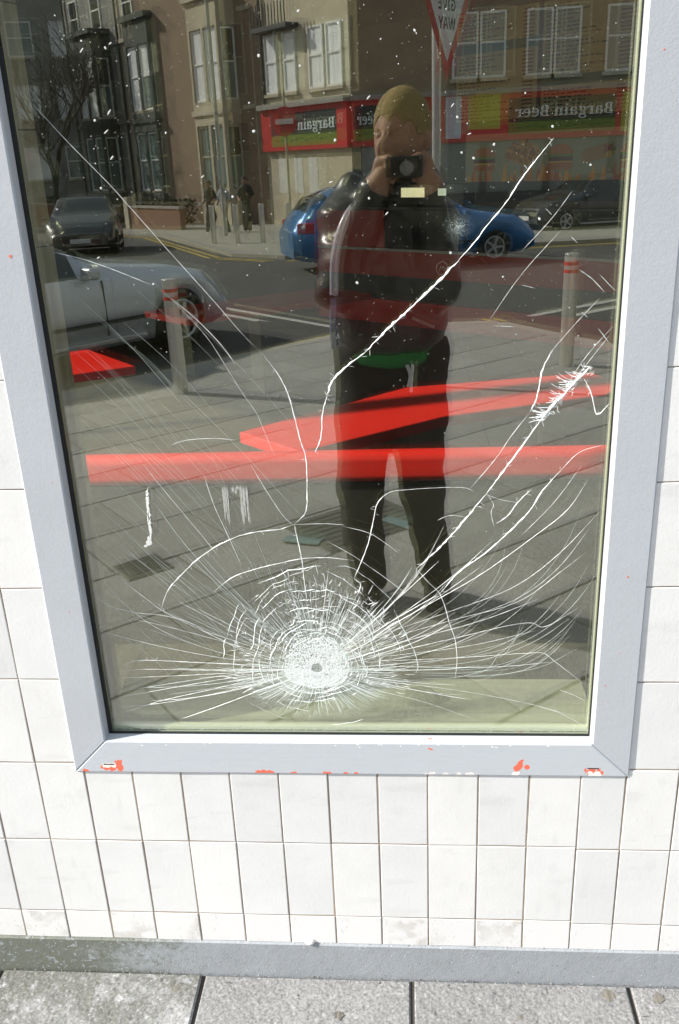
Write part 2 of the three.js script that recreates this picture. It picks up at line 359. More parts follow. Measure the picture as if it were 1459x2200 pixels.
{
  const win = thing('shop_window', 'grey framed shop window with a smashed and cracked pane in the white tiled wall', 'window', [0, FY0, 0]);
  const P = new THREE.Group(); // parts are built in wall coordinates; each is moved into the window's own
  const part = (name, g, m, parent = win) => mesh(name, at(g, 0, -FY0, 0), m, parent);
  const T = 0.054, Z = -0.05, B = 0.0025;
  // mitred rails with the chips of red undercoat on the bottom one
  const chips = canvasTex(2048, 160, (c, W, H) => {
    c.fillStyle = '#c3c8cd'; c.fillRect(0, 0, W, H);
    const px = (x, y) => [(x - FX0) / (FX1 - FX0) * W, H - (y - FY0) / 0.0865 * H];
    const blob = (x, y, rx, ry, n, col, s) => { c.fillStyle = col; for (let i = 0; i < n; i++) { const [a, b] = px(x + (hash(i, 1, s) - 0.5) * 2 * rx, y + (hash(i, 2, s) - 0.5) * 2 * ry); c.beginPath(); c.ellipse(a, b, 3 + 9 * hash(i, 3, s), 3 + 7 * hash(i, 4, s), hash(i, 5, s) * 3, 0, 7); c.fill(); } };
    for (let i = 0; i < 2600; i++) { const g = 182 + 24 * hash(i, 7, 2); c.fillStyle = `rgba(${g},${g + 5},${g + 11},0.3)`; c.fillRect(hash(i, 1, 7) * W, hash(i, 2, 7) * H, 40 + 60 * hash(i, 3, 7), 1.3); }
    const redc = '#f0735a';
    blob(-0.608, 0.563, 0.02, 0.005, 26, redc, 3); blob(-0.592, 0.572, 0.006, 0.006, 16, redc, 4); blob(-0.612, 0.5695, 0.013, 0.002, 12, '#f6efe6', 5);
    blob(-0.662, 0.5545, 0.005, 0.002, 6, redc, 6); blob(-0.295, 0.5555, 0.016, 0.0025, 18, redc, 8); blob(-0.24, 0.5535, 0.006, 0.001, 4, redc, 9);
    blob(0.207, 0.574, 0.005, 0.008, 16, redc, 10); blob(0.211, 0.586, 0.002, 0.006, 6, redc, 11); blob(0.202, 0.558, 0.005, 0.003, 9, '#f8f2ec', 12); blob(0.224, 0.573, 0.002, 0.002, 4, redc, 13);
    blob(0.352, 0.563, 0.016, 0.005, 18, redc, 14); blob(0.356, 0.558, 0.011, 0.003, 16, '#f8f4ee', 15); blob(0.036, 0.615, 0.0005, 0.0005, 1, redc, 16); blob(0.07, 0.555, 0.05, 0.0012, 9, '#f2ece6', 17); blob(0.115, 0.556, 0.003, 0.003, 5, '#f2ece6', 18);
    blob(-0.15, 0.5535, 0.05, 0.0008, 5, redc, 19);
    for (let i = 0; i < 46; i++) { const [a, b] = px(FX0 + 0.08 + hash(i, 8, 8) * 0.95, 0.626 - hash(i, 9, 8) ** 4 * 0.012 + 0.003); c.fillStyle = '#f4f4f2'; c.beginPath(); c.ellipse(a, b, 2 + 5 * hash(i, 3, 1), 1.5 + 2 * hash(i, 3, 2), 0, 0, 7); c.fill(); }
  });
  chips.repeat.set(1 / (FX1 - FX0), 1 / 0.0865); chips.offset.set(-FX0 / (FX1 - FX0), -FY0 / 0.0865);
  const fm = MAT.frame, bm = M('grey_frame_paint_chipped', [1, 1, 1], 0.42, { map: chips, bumpMap: rep(texPaintBump, 3), bumpScale: 0.0006 });
  part('bottom_rail', plate([[FX0, FY0], [FX1, FY0], [GX1, GY0], [GX0, GY0]], T, B, Z), bm).userData.label = 'bottom rail with chips of red and white undercoat showing';
  part('top_rail', plate([[GX0, GY1], [GX1, GY1], [FX1, FY1], [FX0, FY1]], T, B, Z), fm);
  part('side_rail', plate([[FX0, FY0], [GX0, GY0], [GX0, GY1], [FX0, FY1]], T, B, Z), fm);
  part('side_rail', plate([[GX1, GY0], [FX1, FY0], [FX1, FY1], [GX1, GY1]], T, B, Z), fm);
  for (const x of [-0.6125, 0.352]) part('drain_slot', box(x - 0.012, 0.5708, 0.002, x + 0.01, 0.5728, 0.0044), MAT.rubber);
  // flecks of red undercoat on the side rails
  const fleck = (x, y, r) => { const pts = []; for (let k = 0; k < 7; k++) pts.push([x + r * rr(0.5, 1) * Math.cos(k * 0.9), y + r * rr(0.5, 1.3) * Math.sin(k * 0.9)]); return plate(pts, 0.0003, 0, 0.0041); };
  part('paint_chip', merge([[-0.637, 1.569, 0.0035], [0.372, 1.82, 0.0018], [0.385, 0.985, 0.002], [0.383, 0.83, 0.001], [-0.632, 1.18, 0.001], [-0.641, 0.92, 0.0012], [0.361, 0.76, 0.0015], [0.3585, 0.72, 0.001]].map((a) => fleck(...a))), M('red_undercoat', [0.85, 0.2, 0.12], 0.7));
  // rubber gasket and, between the two panes, the aluminium spacer
  const ring = (x0, y0, x1, y1, w, z0, z1) => merge([box(x0, y0, z0, x1, y0 + w, z1), box(x0, y1 - w, z0, x1, y1, z1), box(x0, y0 + w, z0, x0 + w, y1 - w, z1), box(x1 - w, y0 + w, z0, x1, y1 - w, z1)]);
  part('gasket', merge([box(GX0 - 0.002, GY0 - 0.002, GZ + 0.0006, GX0 + 0.007, GY1, GZ + 0.006), box(GX0 + 0.007, GY0 - 0.002, GZ + 0.0006, GX1 + 0.002, GY0 + 0.0025, GZ + 0.006), box(GX1 - 0.002, GY0 + 0.0025, GZ + 0.0006, GX1 + 0.002, GY1, GZ + 0.006)]), MAT.rubber);
  part('spacer_bar', merge([box(GX0 - 0.003, GY0 + 0.003, GZ - 0.0165, GX1 + 0.003, GY0 + 0.013, GZ - 0.0065), box(GX0 - 0.003, GY0 + 0.013, GZ - 0.0165, GX0 + 0.002, GY1, GZ - 0.0065), box(GX1 - 0.002, GY0 + 0.013, GZ - 0.0165, GX1 + 0.003, GY1, GZ - 0.0065)]), MAT.spacer);
  // panes
  const glass = (c) => { const m = new THREE.MeshPhysicalMaterial({ color: lin(...c), roughness: 0, metalness: 0, transmission: 1, thickness: 0, ior: 2.33, side: THREE.DoubleSide }); m.name = 'window_glass'; return m; };
  const pw = GX1 - GX0 + 0.012, ph = GY1 - GY0 + 0.012, pc = [(GX0 + GX1) / 2, (GY0 + GY1) / 2 - FY0];
  const pane = mesh('outer_glass_pane', new THREE.PlaneGeometry(pw, ph), glass([0.965, 0.98, 0.885]), win); pane.position.set(pc[0], pc[1], GZ);
  pane.userData.label = 'outer glass pane, smashed low down with cracks running out from the blow';
  const ply = mesh('laminate_ply', new THREE.PlaneGeometry(pw, ph), glass([0.965, 0.98, 0.83]), win); ply.position.set(pc[0], pc[1], GZ - 0.0045);
  const inner = mesh('inner_glass_pane', new THREE.PlaneGeometry(pw, ph), glass([0.99, 0.99, 0.97]), win);
  inner.position.set(pc[0], pc[1], GZ - 0.02); inner.rotation.set(0.0018, -0.0048, 0);
  // fractures: glass split to a rough white face, modelled as low ridges on the pane
  const crackM = M('fractured_glass', [0.93, 0.96, 0.95], 0.35, { physical: true, transmission: 0.12, thickness: 0, ior: 1.5 });
  const onPane = (name, g, m = crackM) => mesh(name, at(g, -pc[0], -pc[1] - FY0, 0.0005), m, pane);
  function ribbon(T, pts, w, rough = 0.35, taper = true, step = 0.006) {
    const L = []; let tot = 0;
    for (let i = 0; i + 1 < pts.length; i++) {
      const [ax, ay] = pts[i], [bx, by] = pts[i + 1], d = Math.hypot(bx - ax, by - ay), n = Math.max(1, Math.round(d / step));
      for (let k = 0; k < n; k++) L.push([lerp(ax, bx, k / n), lerp(ay, by, k / n)]); tot += d;
    }
    L.push(pts[pts.length - 1]);
    const n = L.length, rows = [];
    for (let i = 0; i < n; i++) {
      const a = L[Math.max(0, i - 1)], b = L[Math.min(n - 1, i + 1)], d = Math.hypot(b[0] - a[0], b[1] - a[1]) || 1, nx = -(b[1] - a[1]) / d, ny = (b[0] - a[0]) / d;
      const t = i / (n - 1), e = taper ? Math.min(1, 6 * t + 0.15, 6 * (1 - t) + 0.15) : 1, ww = w * e * (1 + rough * rr(-1, 1.2)) / 2, o = w * rough * rr(-0.5, 0.5);
      const x = L[i][0] + nx * o, y = L[i][1] + ny * o;
      rows.push([[x - nx * ww, y - ny * ww, 0], [x + nx * ww * 0.3, y + ny * ww * 0.3, ww * 0.8], [x + nx * ww, y + ny * ww, 0]]);
    }
    for (let i = 0; i + 1 < n; i++) { T.quad(rows[i][0], rows[i][1], rows[i + 1][1], rows[i + 1][0]); T.quad(rows[i][1], rows[i][2], rows[i + 1][2], rows[i + 1][1]); }
  }
  function smooth(pts) { const c = new THREE.CatmullRomCurve3(pts.map((p) => new THREE.Vector3(p[0], p[1], 0)), false, 'centripetal'); return c.getPoints(pts.length * 5).map((p) => [p.x, p.y]); }
  for (const row of CRACKS) {
    const pts = []; for (let i = 1; i < row.length; i += 2) pts.push([row[i] / 1000, row[i + 1] / 1000]);
    const T = new TB(), w = row[0] * 1e-4, P = smooth(pts);
    ribbon(T, P, w > 0.0013 ? w * 0.95 : w * 0.72, w > 0.0014 ? 0.55 : 0.4);
    if (w > 0.0013) for (let k = 0; k < w * 7000; k++) { // splinters and conchoidal flakes beside the heavy cracks
      const p = P[Math.floor(rnd() * P.length)], a = rnd() * 6.28, l = rr(0.002, 0.008 + w * 2.2), o = rr(-1, 1) * w * 1.2;
      ribbon(T, [[p[0] + o, p[1] + o], [p[0] + o + l * Math.cos(a), p[1] + o + l * Math.sin(a)]], 0.0005, 0.3, true, 0.004);
    }
    onPane('crack', T.geo());
  }
  // feathered fracture at the right: splinters combed out of the heavy crack
  const HC = CRACKS.find((r) => r[0] === 38);
  { const T = new TB(); for (let k = 0; k < 46; k++) { const t = rnd(), x = lerp(HC[1], HC[9], t) / 1000, y = lerp(HC[2], HC[10], t) / 1000, a = rr(2.55, 3.45), l = rr(0.008, 0.045) * (0.4 + 0.6 * Math.sin(t * 3)); ribbon(T, smooth([[x + 0.006, y], [x + l * 0.5 * Math.cos(a), y + l * 0.5 * Math.sin(a) - 0.001], [x + l * Math.cos(a), y + l * Math.sin(a)]]), rr(0.0005, 0.0013), 0.4); }
    for (let k = 0; k < 60; k++) { const t = rnd(), x = lerp(HC[1], HC[9], t * 0.8) / 1000 + rr(-0.008, 0.008), y = lerp(HC[2], HC[10], t * 0.8) / 1000 + rr(-0.008, 0.008), a = rnd() * 6; ribbon(T, [[x, y], [x + 0.009 * Math.cos(a), y + 0.009 * Math.sin(a)]], 0.001, 0.4, true, 0.004); }
    const g = T.geo(); onPane('feathered_crack', g); }
  // the blow: crushed core, rings, radial fractures
  const cx = -0.181, cy = 0.7733;
  const polar = (r, a) => { const s = Math.sin(a), k = s > 0 ? 1.2 : 0.7; return [cx + r * Math.cos(a), cy + 0.003 + r * s * k]; };
  const hairM = M('hairline_fracture', [0.66, 0.74, 0.7], 0.4), tieM = M('fracture_edge', [0.84, 0.92, 0.89], 0.35);
  { const T = new TB(); // crushed core
    for (let k = 0; k < 1100; k++) { const r = 0.011 + 0.05 * Math.pow(rnd(), 0.9), a = rnd() * 6.283, p = polar(r, a), b = a + rr(-0.5, 0.5) + (rnd() < 0.4 ? Math.PI / 2 : 0), l = rr(0.002, 0.008);
      ribbon(T, [p, [p[0] + l * Math.cos(b), p[1] + l * Math.sin(b)]], rr(0.0005, 0.0015), 0.5, true, 0.01); }
    for (let k = 0; k < 3800; k++) { const r = 0.011 + 0.052 * Math.pow(rnd(), 1.0), a = rnd() * 6.283, p = polar(r, a), q = []; for (let i = 0; i < 5; i++) q.push([p[0] + rr(0.0004, 0.002) * Math.cos(i * 1.256), p[1] + rr(0.0004, 0.0018) * Math.sin(i * 1.256)]); for (let i = 0; i < 5; i++) T.tri([p[0], p[1], rr(0.0002, 0.001)], [...q[i], 0], [...q[(i + 1) % 5], 0]); }
    { const G2 = new TB(); for (let k = 0; k < 160; k++) { const r = 0.013 * Math.sqrt(rnd()), a = rnd() * 6.283, p = polar(r, a), z = rr(0.0008, 0.003), n = 4, q = []; for (let i = 0; i < n; i++) q.push([p[0] + z * Math.cos(i * 1.57 + a), p[1] + z * Math.sin(i * 1.57 + a), rr(-0.001, 0)]); G2.quad(...q); } stuff(onPane('pit_of_the_blow', G2.geo(), M('crushed_grey_glass', [0.42, 0.45, 0.43], 0.5))); }
    stuff(onPane('crushed_glass', T.geo())); }
  { const T = new TB(); // fine radial hairs that haze the glass round the core
    for (let k = 0; k < 7600; k++) { const r = 0.028 + 0.125 * Math.pow(rnd(), 1.9), a = rnd() * 6.283, l = rr(0.006, 0.026), e = rr(-0.06, 0.06); ribbon(T, [polar(r, a), polar(r + l, a + e)], rr(0.0003, 0.00085), 0.3, true, 0.03); }
    stuff(onPane('radial_hair_cracks', T.geo(), tieM)); }
  const ringR = [0.047, 0.053, 0.059, 0.065, 0.071, 0.078, 0.085, 0.092, 0.1, 0.109, 0.119, 0.13, 0.142, 0.155, 0.169, 0.185];
  for (const [i, r0] of ringR.entries()) { // rings: wavering, broken into arcs
    let a = rr(0, 1); const f1 = rr(0, 6), f2 = rr(0, 6), end = a + 6.283, T = new TB(), R = (b) => r0 * (1 + 0.04 * Math.sin(2 * b + f1) + 0.03 * Math.sin(5 * b + f2) + 0.014 * Math.sin(11 * b + f1));
    while (a < end) {
      const span = rr(0.12, i < 7 ? 0.9 : 0.7), up = Math.sin(a + span / 2);
      if (!(i > 9 && up < 0.1 && rnd() < 0.8) && !(i > 5 && up < -0.4 && rnd() < 0.55) && !(i > 7 && rnd() < 0.2)) {
        const pts = [], o = rr(0.965, 1.035); for (let k = 0; k <= 8; k++) { const b = a + span * k / 8; pts.push(polar(R(b) * o * (1 + rr(-0.008, 0.008)), b)); }
        ribbon(T, pts, 0.0011 * rr(0.4, 1.5), 0.6, true, 0.005);
      }
      a += span * rr(0.85, i > 7 ? 1.3 : 1.08);
    }
    onPane('ring_crack', T.geo(), i % 3 ? crackM : tieM);
  }
  { const T = new TB(), H = new TB();
    for (let k = 0; k < 260; k++) { // radials
      const a = rr(0, 6.283), s = Math.sin(a), c = Math.abs(Math.cos(a)); let r0 = rr(0.04, 0.1), r1 = r0 + rr(0.02, 0.06) + (rnd() < 0.4 ? rr(0, 0.07) : 0);
      if (c > 0.72) r1 += rr(0, 0.23) * (rnd() < 0.7 ? 1 : 0.3); if (s < -0.45) r1 = Math.min(r1, 0.15);
      const bend = c > 0.7 ? (Math.cos(a) > 0 ? rr(0.0, 0.16) : rr(-0.12, 0.02)) : rr(-0.05, 0.05), pts = [];
      for (let i = 0; i <= 5; i++) { const t = i / 5; pts.push(polar(lerp(r0, r1, t), a + bend * (r1 / 0.35) * t * t)); }
      ribbon(rnd() < 0.5 ? T : H, smooth(pts), rr(0.0003, 0.0009), 0.35, true, 0.008);
    }
    for (let k = 0; k < 430; k++) { const i = Math.floor(rnd() * 14.9), a = rr(-0.5, 3.64), p = polar(ringR[i], a), q = polar(ringR[Math.min(15, i + 1)] * rr(0.97, 1.03), a + rr(-0.05, 0.05)); ribbon(T, [p, q], rr(0.0005, 0.0013), 0.4, true, 0.006); }
    for (let k = 0; k < 260; k++) { const i = 2 + Math.floor(rnd() * 13), a = rr(0.2, 2.9), p = polar(ringR[i] * rr(0.97, 1.03), a), b = rnd() * 6.28, l = rr(0.004, 0.013); ribbon(T, [p, [p[0] + l * Math.cos(b), p[1] + l * Math.sin(b)]], rr(0.0005, 0.0017), 0.6, true, 0.004); }
    for (let k = 0; k < 30; k++) { // long hairlines swept up to the right edge
      const a0 = rr(-0.16, 0.42), R = rr(0.26, 0.56), r0 = rr(0.16, 0.34), pts = []; if (R < r0 + 0.05) continue; for (let i = 0; i <= 6; i++) { const t = i / 6; pts.push(polar(lerp(r0, R, t), a0 + 0.22 * t * t * (R / 0.5))); }
      const q = pts.filter(([x]) => x < GX1 - 0.004); if (q.length > 2) ribbon(H, smooth(q), rr(0.0002, 0.00045), 0.2, true, 0.012); }
    for (let k = 0; k < 44; k++) { // hairlines combed up to the left edge
      const x0 = rr(-0.6, -0.42), y0 = rr(0.82, 1.55), l = rr(0.12, 0.42), a = -0.86 + rr(-0.05, 0.05), x1 = x0 + l * Math.cos(a), y1 = y0 + l * Math.sin(a);
      ribbon(H, smooth([[x0, y0], [lerp(x0, x1, 0.5) + 0.004, lerp(y0, y1, 0.5) + 0.006], [x1, y1]]), rr(0.00012, 0.0003), 0.2, true, 0.015); }
    for (let k = 0; k < 26; k++) { const a = rr(2.0, 3.0), r0 = rr(0.13, 0.25), r1 = r0 + rr(0.05, 0.2); ribbon(H, [polar(r0, a), polar(r1, a - 0.04)], rr(0.00015, 0.00035), 0.2, true, 0.015); }
    stuff(onPane('fine_cracks', T.geo())); stuff(onPane('hairline_cracks', H.geo(), hairM)); }
  // frosted second strike, higher up
  { const T = new TB(); for (let k = 0; k < 1500; k++) { const r = 0.027 * Math.pow(rnd(), 0.8), a = rnd() * 6.283, p = [0.084 + r * Math.cos(a), 1.586 + r * Math.sin(a)], s = rr(0.00025, 0.0007) * (1.05 - r * 30), b = rnd() * 6; if (s < 0.0001) continue; T.tri([p[0] + s * Math.cos(b), p[1] + s * Math.sin(b), 0], [p[0] + s * Math.cos(b + 2.1), p[1] + s * Math.sin(b + 2.1), 0.0002], [p[0] + s * Math.cos(b + 4.2), p[1] + s * Math.sin(b + 4.2), 0]); }
    onPane('frosted_strike_mark', T.geo(), M('frosted_glass_grains', [0.5, 0.58, 0.55], 0.5)); }
  // dried drips and dirt specks
  const dirtM = M('dried_white_dirt', [0.72, 0.73, 0.7], 0.8);
  const spot = (T, x, y, rx, ry, rot) => { const n = 7, q = []; for (let i = 0; i < n; i++) { const u = rx * rr(0.7, 1.15) * Math.cos(i * 6.283 / n), v = ry * rr(0.7, 1.15) * Math.sin(i * 6.283 / n); q.push([x + u * Math.cos(rot) - v * Math.sin(rot), y + u * Math.sin(rot) + v * Math.cos(rot), 0.0002]); } for (let i = 0; i < n; i++) T.tri([x, y, 0.0005], q[i], q[(i + 1) % n]); };
  { const T = new TB(); const streak = (x, y0, y1, w) => { const pts = []; for (let k = 0; k <= 8; k++) pts.push([x + rr(-0.0007, 0.0007) - 0.0005 * k, lerp(y0, y1, k / 8)]); ribbon(T, pts, w, 0.9, true, 0.003); };
    streak(-0.4705, 1.158, 1.055, 0.003); streak(-0.474, 1.15, 1.06, 0.0014); spot(T, -0.4805, 1.047, 0.0075, 0.0065, 0); spot(T, -0.487, 1.041, 0.005, 0.003, 0.4); spot(T, -0.4795, 1.055, 0.004, 0.006, 0);
    onPane('dried_drip', T.geo(), dirtM); }
  { const T = new TB(); for (const [xa, xb, l] of [[-0.335, -0.324, 0.075], [-0.302, -0.288, 0.082], [-0.324, -0.302, 0.012]]) for (let k = 0; k < 26; k++) { const x = rr(xa, xb), y = 1.158 - rr(0, 0.008); ribbon(T, [[x, y], [x + rr(-0.001, 0.001), y - l * rr(0.35, 1)]], rr(0.0003, 0.0008), 0.8, true, 0.004); } onPane('dried_smear', T.geo(), M('thin_dried_dirt', [0.5, 0.51, 0.48], 0.85)); }
  { const T = new TB(); for (let k = 0; k < 1500; k++) { const y = 1.3 + 0.75 * Math.pow(rnd(), 0.6), x = rr(GX0 + 0.02, GX1 - 0.005), big = rnd(); const r = big > 0.975 ? rr(0.0014, 0.0027) : big > 0.85 ? rr(0.0006, 0.0012) : rr(0.00025, 0.0006); spot(T, x, y, r, r * rr(0.7, 1.1), rnd() * 3); }
    for (let k = 0; k < 70; k++) { const x = rr(GX0 + 0.02, GX1), y = rr(0.68, 1.5); spot(T, x, y, rr(0.0003, 0.0009), rr(0.0003, 0.0009), 0); }
    for (let k = 0; k < 16; k++) { const x = rr(GX0 + 0.1, GX1), y = rr(1.55, 2); spot(T, x, y, rr(0.003, 0.006), 0.0011, rr(0.2, 0.9)); }
    stuff(onPane('dirt_specks', T.geo(), dirtM)); }
  { const T = new TB(); for (let k = 0; k < 240; k++) { const x = rr(GX0, GX1), y = GY0 + 0.006 + rr(0, 0.012) * rnd(); spot(T, x, y, rr(0.0004, 0.0014), rr(0.0004, 0.001), rnd() * 3); } stuff(onPane('glass_crumbs', T.geo(), crackM)); }
  // tiled inner reveal and window board
  const rv = (x, d) => { const list = []; for (let k = -2; k < 11; k++) { const y0 = 0.8 + 0.198 * k, y1 = y0 + 0.194; list.push([Math.max(y0, 0.632), y1]); } return list.filter(([a, b]) => b - a > 0.03); };
  for (const s of [0, 1]) {
    const x = s ? GX1 + 0.034 : GX0 - 0.034;
    part('reveal_backing', s ? box(x + 0.003, 0.6, -0.0995, FX1 - 0.001, 2.74, -0.0505) : box(FX0 + 0.001, 0.6, -0.0995, x - 0.003, 2.74, -0.0505), MAT.grout);
    for (const [y0, y1] of rv()) part('reveal_tile', s ? box(x, y0, -0.0992, x + 0.0031, y1, -0.0508) : box(x - 0.0031, y0, -0.0992, x, y1, -0.0508), MAT.cream);
  }
  part('window_board', rbox(1.0, 0.022, 0.172, 0.004).translate((GX0 + GX1) / 2, 0.6205, -0.1375), M('pale_window_board', [0.82, 0.88, 0.93], 0.4, { map: rep(texStone, 2) }));
}
// crumpled clear wrapper lying on the window board
{
  const g = new THREE.IcosahedronGeometry(0.03, 5), p = g.attributes.position;
  for (let i = 0; i < p.count; i++) { const x = p.getX(i), y = p.getY(i), z = p.getZ(i), n = 1 + 0.9 * (fbm(x * 60 + 9, z * 60 + y * 40 + 7, 256, 5, 3) - 0.45); p.setXYZ(i, x * 1.25 * n, (y > -0.012 ? y * 0.62 * n : -0.012 * n * 0.7), z * 0.8 * n); }
  g.computeVertexNormals(); g.computeBoundingBox();
  const o = mesh('plastic_wrapper', g, M('clear_plastic', [0.75, 0.78, 0.74], 0.15, { physical: true, transmission: 0.6, thickness: 0 }));
  o.position.set(0.02, 0.6318 - g.boundingBox.min.y, -0.135); tag(o, 'crumpled clear plastic wrapper on the window board below the cracks', 'wrapper');
}

// ------------------------------------------------------------------ pavement, kerbs, road
const KL = [-0.727, 0.687, 5.74], KR = [0.84, 0.54, 5.15], KT = [0, 1, 8.1];     // kerb faces: a x + b z = c
{
  const road = struct(mesh('road', (() => { const T = new TB(), Z = [-30, 8.2, 110], y = (z) => gy(z); for (let i = 0; i < 2; i++) T.quad([-90, y(Z[i]), Z[i]], [-90, y(Z[i + 1]), Z[i + 1]], [90, y(Z[i + 1]), Z[i + 1]], [90, y(Z[i]), Z[i]], [[-90, Z[i]], [-90, Z[i + 1]], [90, Z[i + 1]], [90, Z[i]]]); return T.geo(); })(), MAT.asphalt));
  const mark = (x0, z0, x1, z1, w, m, y = -0.056, name = 'road_marking') => {
    const l = Math.hypot(x1 - x0, z1 - z0), g = new THREE.PlaneGeometry(l, w); g.rotateX(-Math.PI / 2);
    return mesh(name, slope(at(g, (x0 + x1) / 2, y, (z0 + z1) / 2, 0, -Math.atan2(z1 - z0, x1 - x0))), m, road);
  };
  const wp = M('worn_white_line', [0.5, 0.5, 0.48], 0.7, { map: rep(texStone, 3) });
  mark(-2.6, 10.66, -0.6, 8.22, 0.1, wp); mark(-2.52, 10.06, -0.62, 7.83, 0.1, wp);
  mark(1.4, 8.86, 2.9, 10.3, 0.12, wp); mark(1.85, 8.78, 3.1, 10.0, 0.12, wp);
  for (const d of [0, 0.12]) { mark(-7.5, 0.7 - 0.05 + d * 1.45, -0.5 - d * 0.6, 8.19, 0.06, MAT.yellow); mark(0.86 + d, 8.75, 3.4 + d * 1.2, 4.86, 0.06, MAT.yellow); }
  const pave = new THREE.Group(); pave.name = 'pavement'; scene.add(pave); struct(pave);
  const lim = (p) => [KL, KR, KT].reduce((q, k) => clip(q, ...k), p);
  const outline = lim([[-9, -6.6], [9, -6.6], [9, 12], [-9, 12]]);
  mesh('joint_bed', ground(outline, -0.007, 0.06), M('joint_sand', [0.075, 0.07, 0.06], 0.95, { map: rep(texStone, 5) }), pave);
  const flat = (g) => g.rotateX(-Math.PI / 2);
  // course along the wall
  const algae = dataTex(1024, 1024, (u, v) => { // one metre, u = x + 1.4, v = z (so the patch lies by the wall at the left)
    const x = u - 1.4, z = 1 - v, b = vnoise(u * 190, v * 190, 190, 9), c = vnoise(u * 330, v * 330, 330, 21), a = fbm(u * 9, v * 9, 9, 5, 5), f = fbm(u * 40, v * 40, 40, 15, 4);
    let g = 0.28 + 0.14 * (c - 0.5) + 0.1 * (a - 0.5); if (b > 0.8) g += 0.12; if (b < 0.17) g -= 0.1;
    const m = clamp(sm(0.34, 0.1, z * 0.9 + (x + 0.95) * 0.33 + 0.5 * (a - 0.5) + 0.28 * (f - 0.5))) * sm(0.28, 0.5, f + 0.1) * (c > 0.82 ? 0.5 : 1);
    return [0.085, 0.085, 0.062].map((q) => lerp(g, q, 0.66 * m));
  });
  algae.offset.set(1.4, 0);
  const algaeM = M('algae_stained_slab', [1.15, 1.15, 1.15], 0.9, { map: algae, bumpMap: texSpeckBump, bumpScale: 0.0035 });
  const bx = []; for (let k = -4; k < 7; k++) bx.push(-0.006 + 0.4675 * k);
  for (let k = 0; k + 1 < bx.length; k++) {
    const p = rect(bx[k] + 0.0045, -0.64, bx[k + 1] - 0.0045, -0.006), stained = k === 1 || k === 2;
    const o = mesh('paving_slab', flat(plate(p, 0.055, 0.0035, -0.055, stained ? [0, 1] : [rr(0, 1), rr(0, 1)])), stained ? algaeM : slabMats[k % 4], pave);
    o.position.y = rr(-0.0015, 0.0015); if (stained) o.userData.label = 'paving slab with dark green algae by the wall';
  }
  // field of slabs laid on the skew, parallel to the left kerb
  const a = 0.70, ca = Math.cos(a), sa = Math.sin(a), w = 0.6, h = 0.47;
  for (let j = -4; j < 24; j++) for (let i = -18; i < 18; i++) {
    const u0 = i * w + (j % 2 ? 0.3 : 0) + 0.004, u1 = u0 + w - 0.008, v0 = j * h - 0.9 + 0.005, v1 = v0 + h - 0.01;
    let p = [[u0, v0], [u0, v1], [u1, v1], [u1, v0]].map(([u, v]) => [u * ca - v * sa, u * sa + v * ca]);
    p = clip(p, 0, -1, -0.646); p = lim(p); if (p.length) p = clip(p, -1, 0, 4.6); if (p.length) p = clip(p, 1, 0, 3.6);
    if (p.length < 3) continue; const q = p.map(([x, z]) => [x, -z]); if (areaOf(q) < 0) q.reverse(); if (areaOf(q) < 0.012) continue;
    const o = mesh('paving_slab', flat(plate(q, 0.055, 0.003, -0.055, [rr(0, 1), rr(0, 1)])), slabMats[Math.floor(rnd() * 4)], pave); o.position.y = rr(-0.002, 0.001);
  }
  // kerb stones
  const kerb = (x0, z0, x1, z1) => { const L = Math.hypot(x1 - x0, z1 - z0), n = Math.round(L / 0.9), th = -Math.atan2(z1 - z0, x1 - x0); for (let k = 0; k < n; k++) { const g = rbox(L / n - 0.006, 0.14, 0.14, 0.012); mesh('kerb_stone', at(g, lerp(x0, x1, (k + 0.5) / n), -0.068, lerp(z0, z1, (k + 0.5) / n), 0, th), MAT.concrete, pave); } };
  const onKL = (x) => (5.74 + 0.05 + 0.727 * x) / 0.687, onKR = (x) => (5.15 + 0.05 - 0.84 * x) / 0.54;
  kerb(-7, onKL(-7), -0.24, 8.12); kerb(-0.2, 8.15, 0.98, 8.15); kerb(1.0, 8.1, 4.4, onKR(4.4));
  // trodden chewing gum, flat and grey-brown
  const gumM = M('trodden_gum', [0.62, 0.58, 0.5], 0.9, { map: texSpeck, bumpMap: texSpeckBump, bumpScale: 0.003 }), gum = (x, z, r) => { const T = new TB(), n = 15, q = []; for (let i = 0; i < n; i++) q.push([x + r * rr(0.6, 1.15) * Math.cos(i * 6.283 / n), 0.0012, z + r * rr(0.6, 1.15) * Math.sin(i * 6.283 / n)]); for (let i = 0; i < n; i++) T.tri([x, 0.0021, z], q[(i + 1) % n], q[i]); const o = mesh('gum_spot', T.geo(), gumM, pave); return o; };
  for (const s of [[0.413, 0.03, 0.0155], [0.519, 0.034, 0.015], [-0.53, 0.045, 0.01], [-0.162, 0.098, 0.012], [0.22, 0.09, 0.006]]) gum(...s);
  // service covers set in the slabs
  for (const [x, z, ww, hh] of [[-0.26, 2.58, 0.62, 0.42], [-1.21, 2.09, 0.22, 0.2]]) {
    const g = merge([rbox(ww, 0.012, hh, 0.004), ...Array.from({ length: 8 }, (_, i) => rbox(ww * 0.9, 0.004, 0.012, 0.001, 1).translate(0, 0.007, (i - 3.5) * hh / 8.5))]);
    const o = mesh('service_cover', at(g, x, -0.0015, z, 0, -a), M('cast_iron_cover', [0.14, 0.14, 0.13], 0.6, { metalness: 0.3, map: rep(texStone, 3) }), pave);
  }
  const blue = M('blue_survey_paint', [0.17, 0.26, 0.27], 0.8, { map: rep(texStone, 12) });
  for (const [x0, z0, x1, z1] of [[-0.6, 2.38, -0.42, 2.33], [-0.12, 2.62, 0.02, 2.5]]) mark(x0, z0, x1, z1, 0.07, blue, 0.0105, 'survey_mark');
}
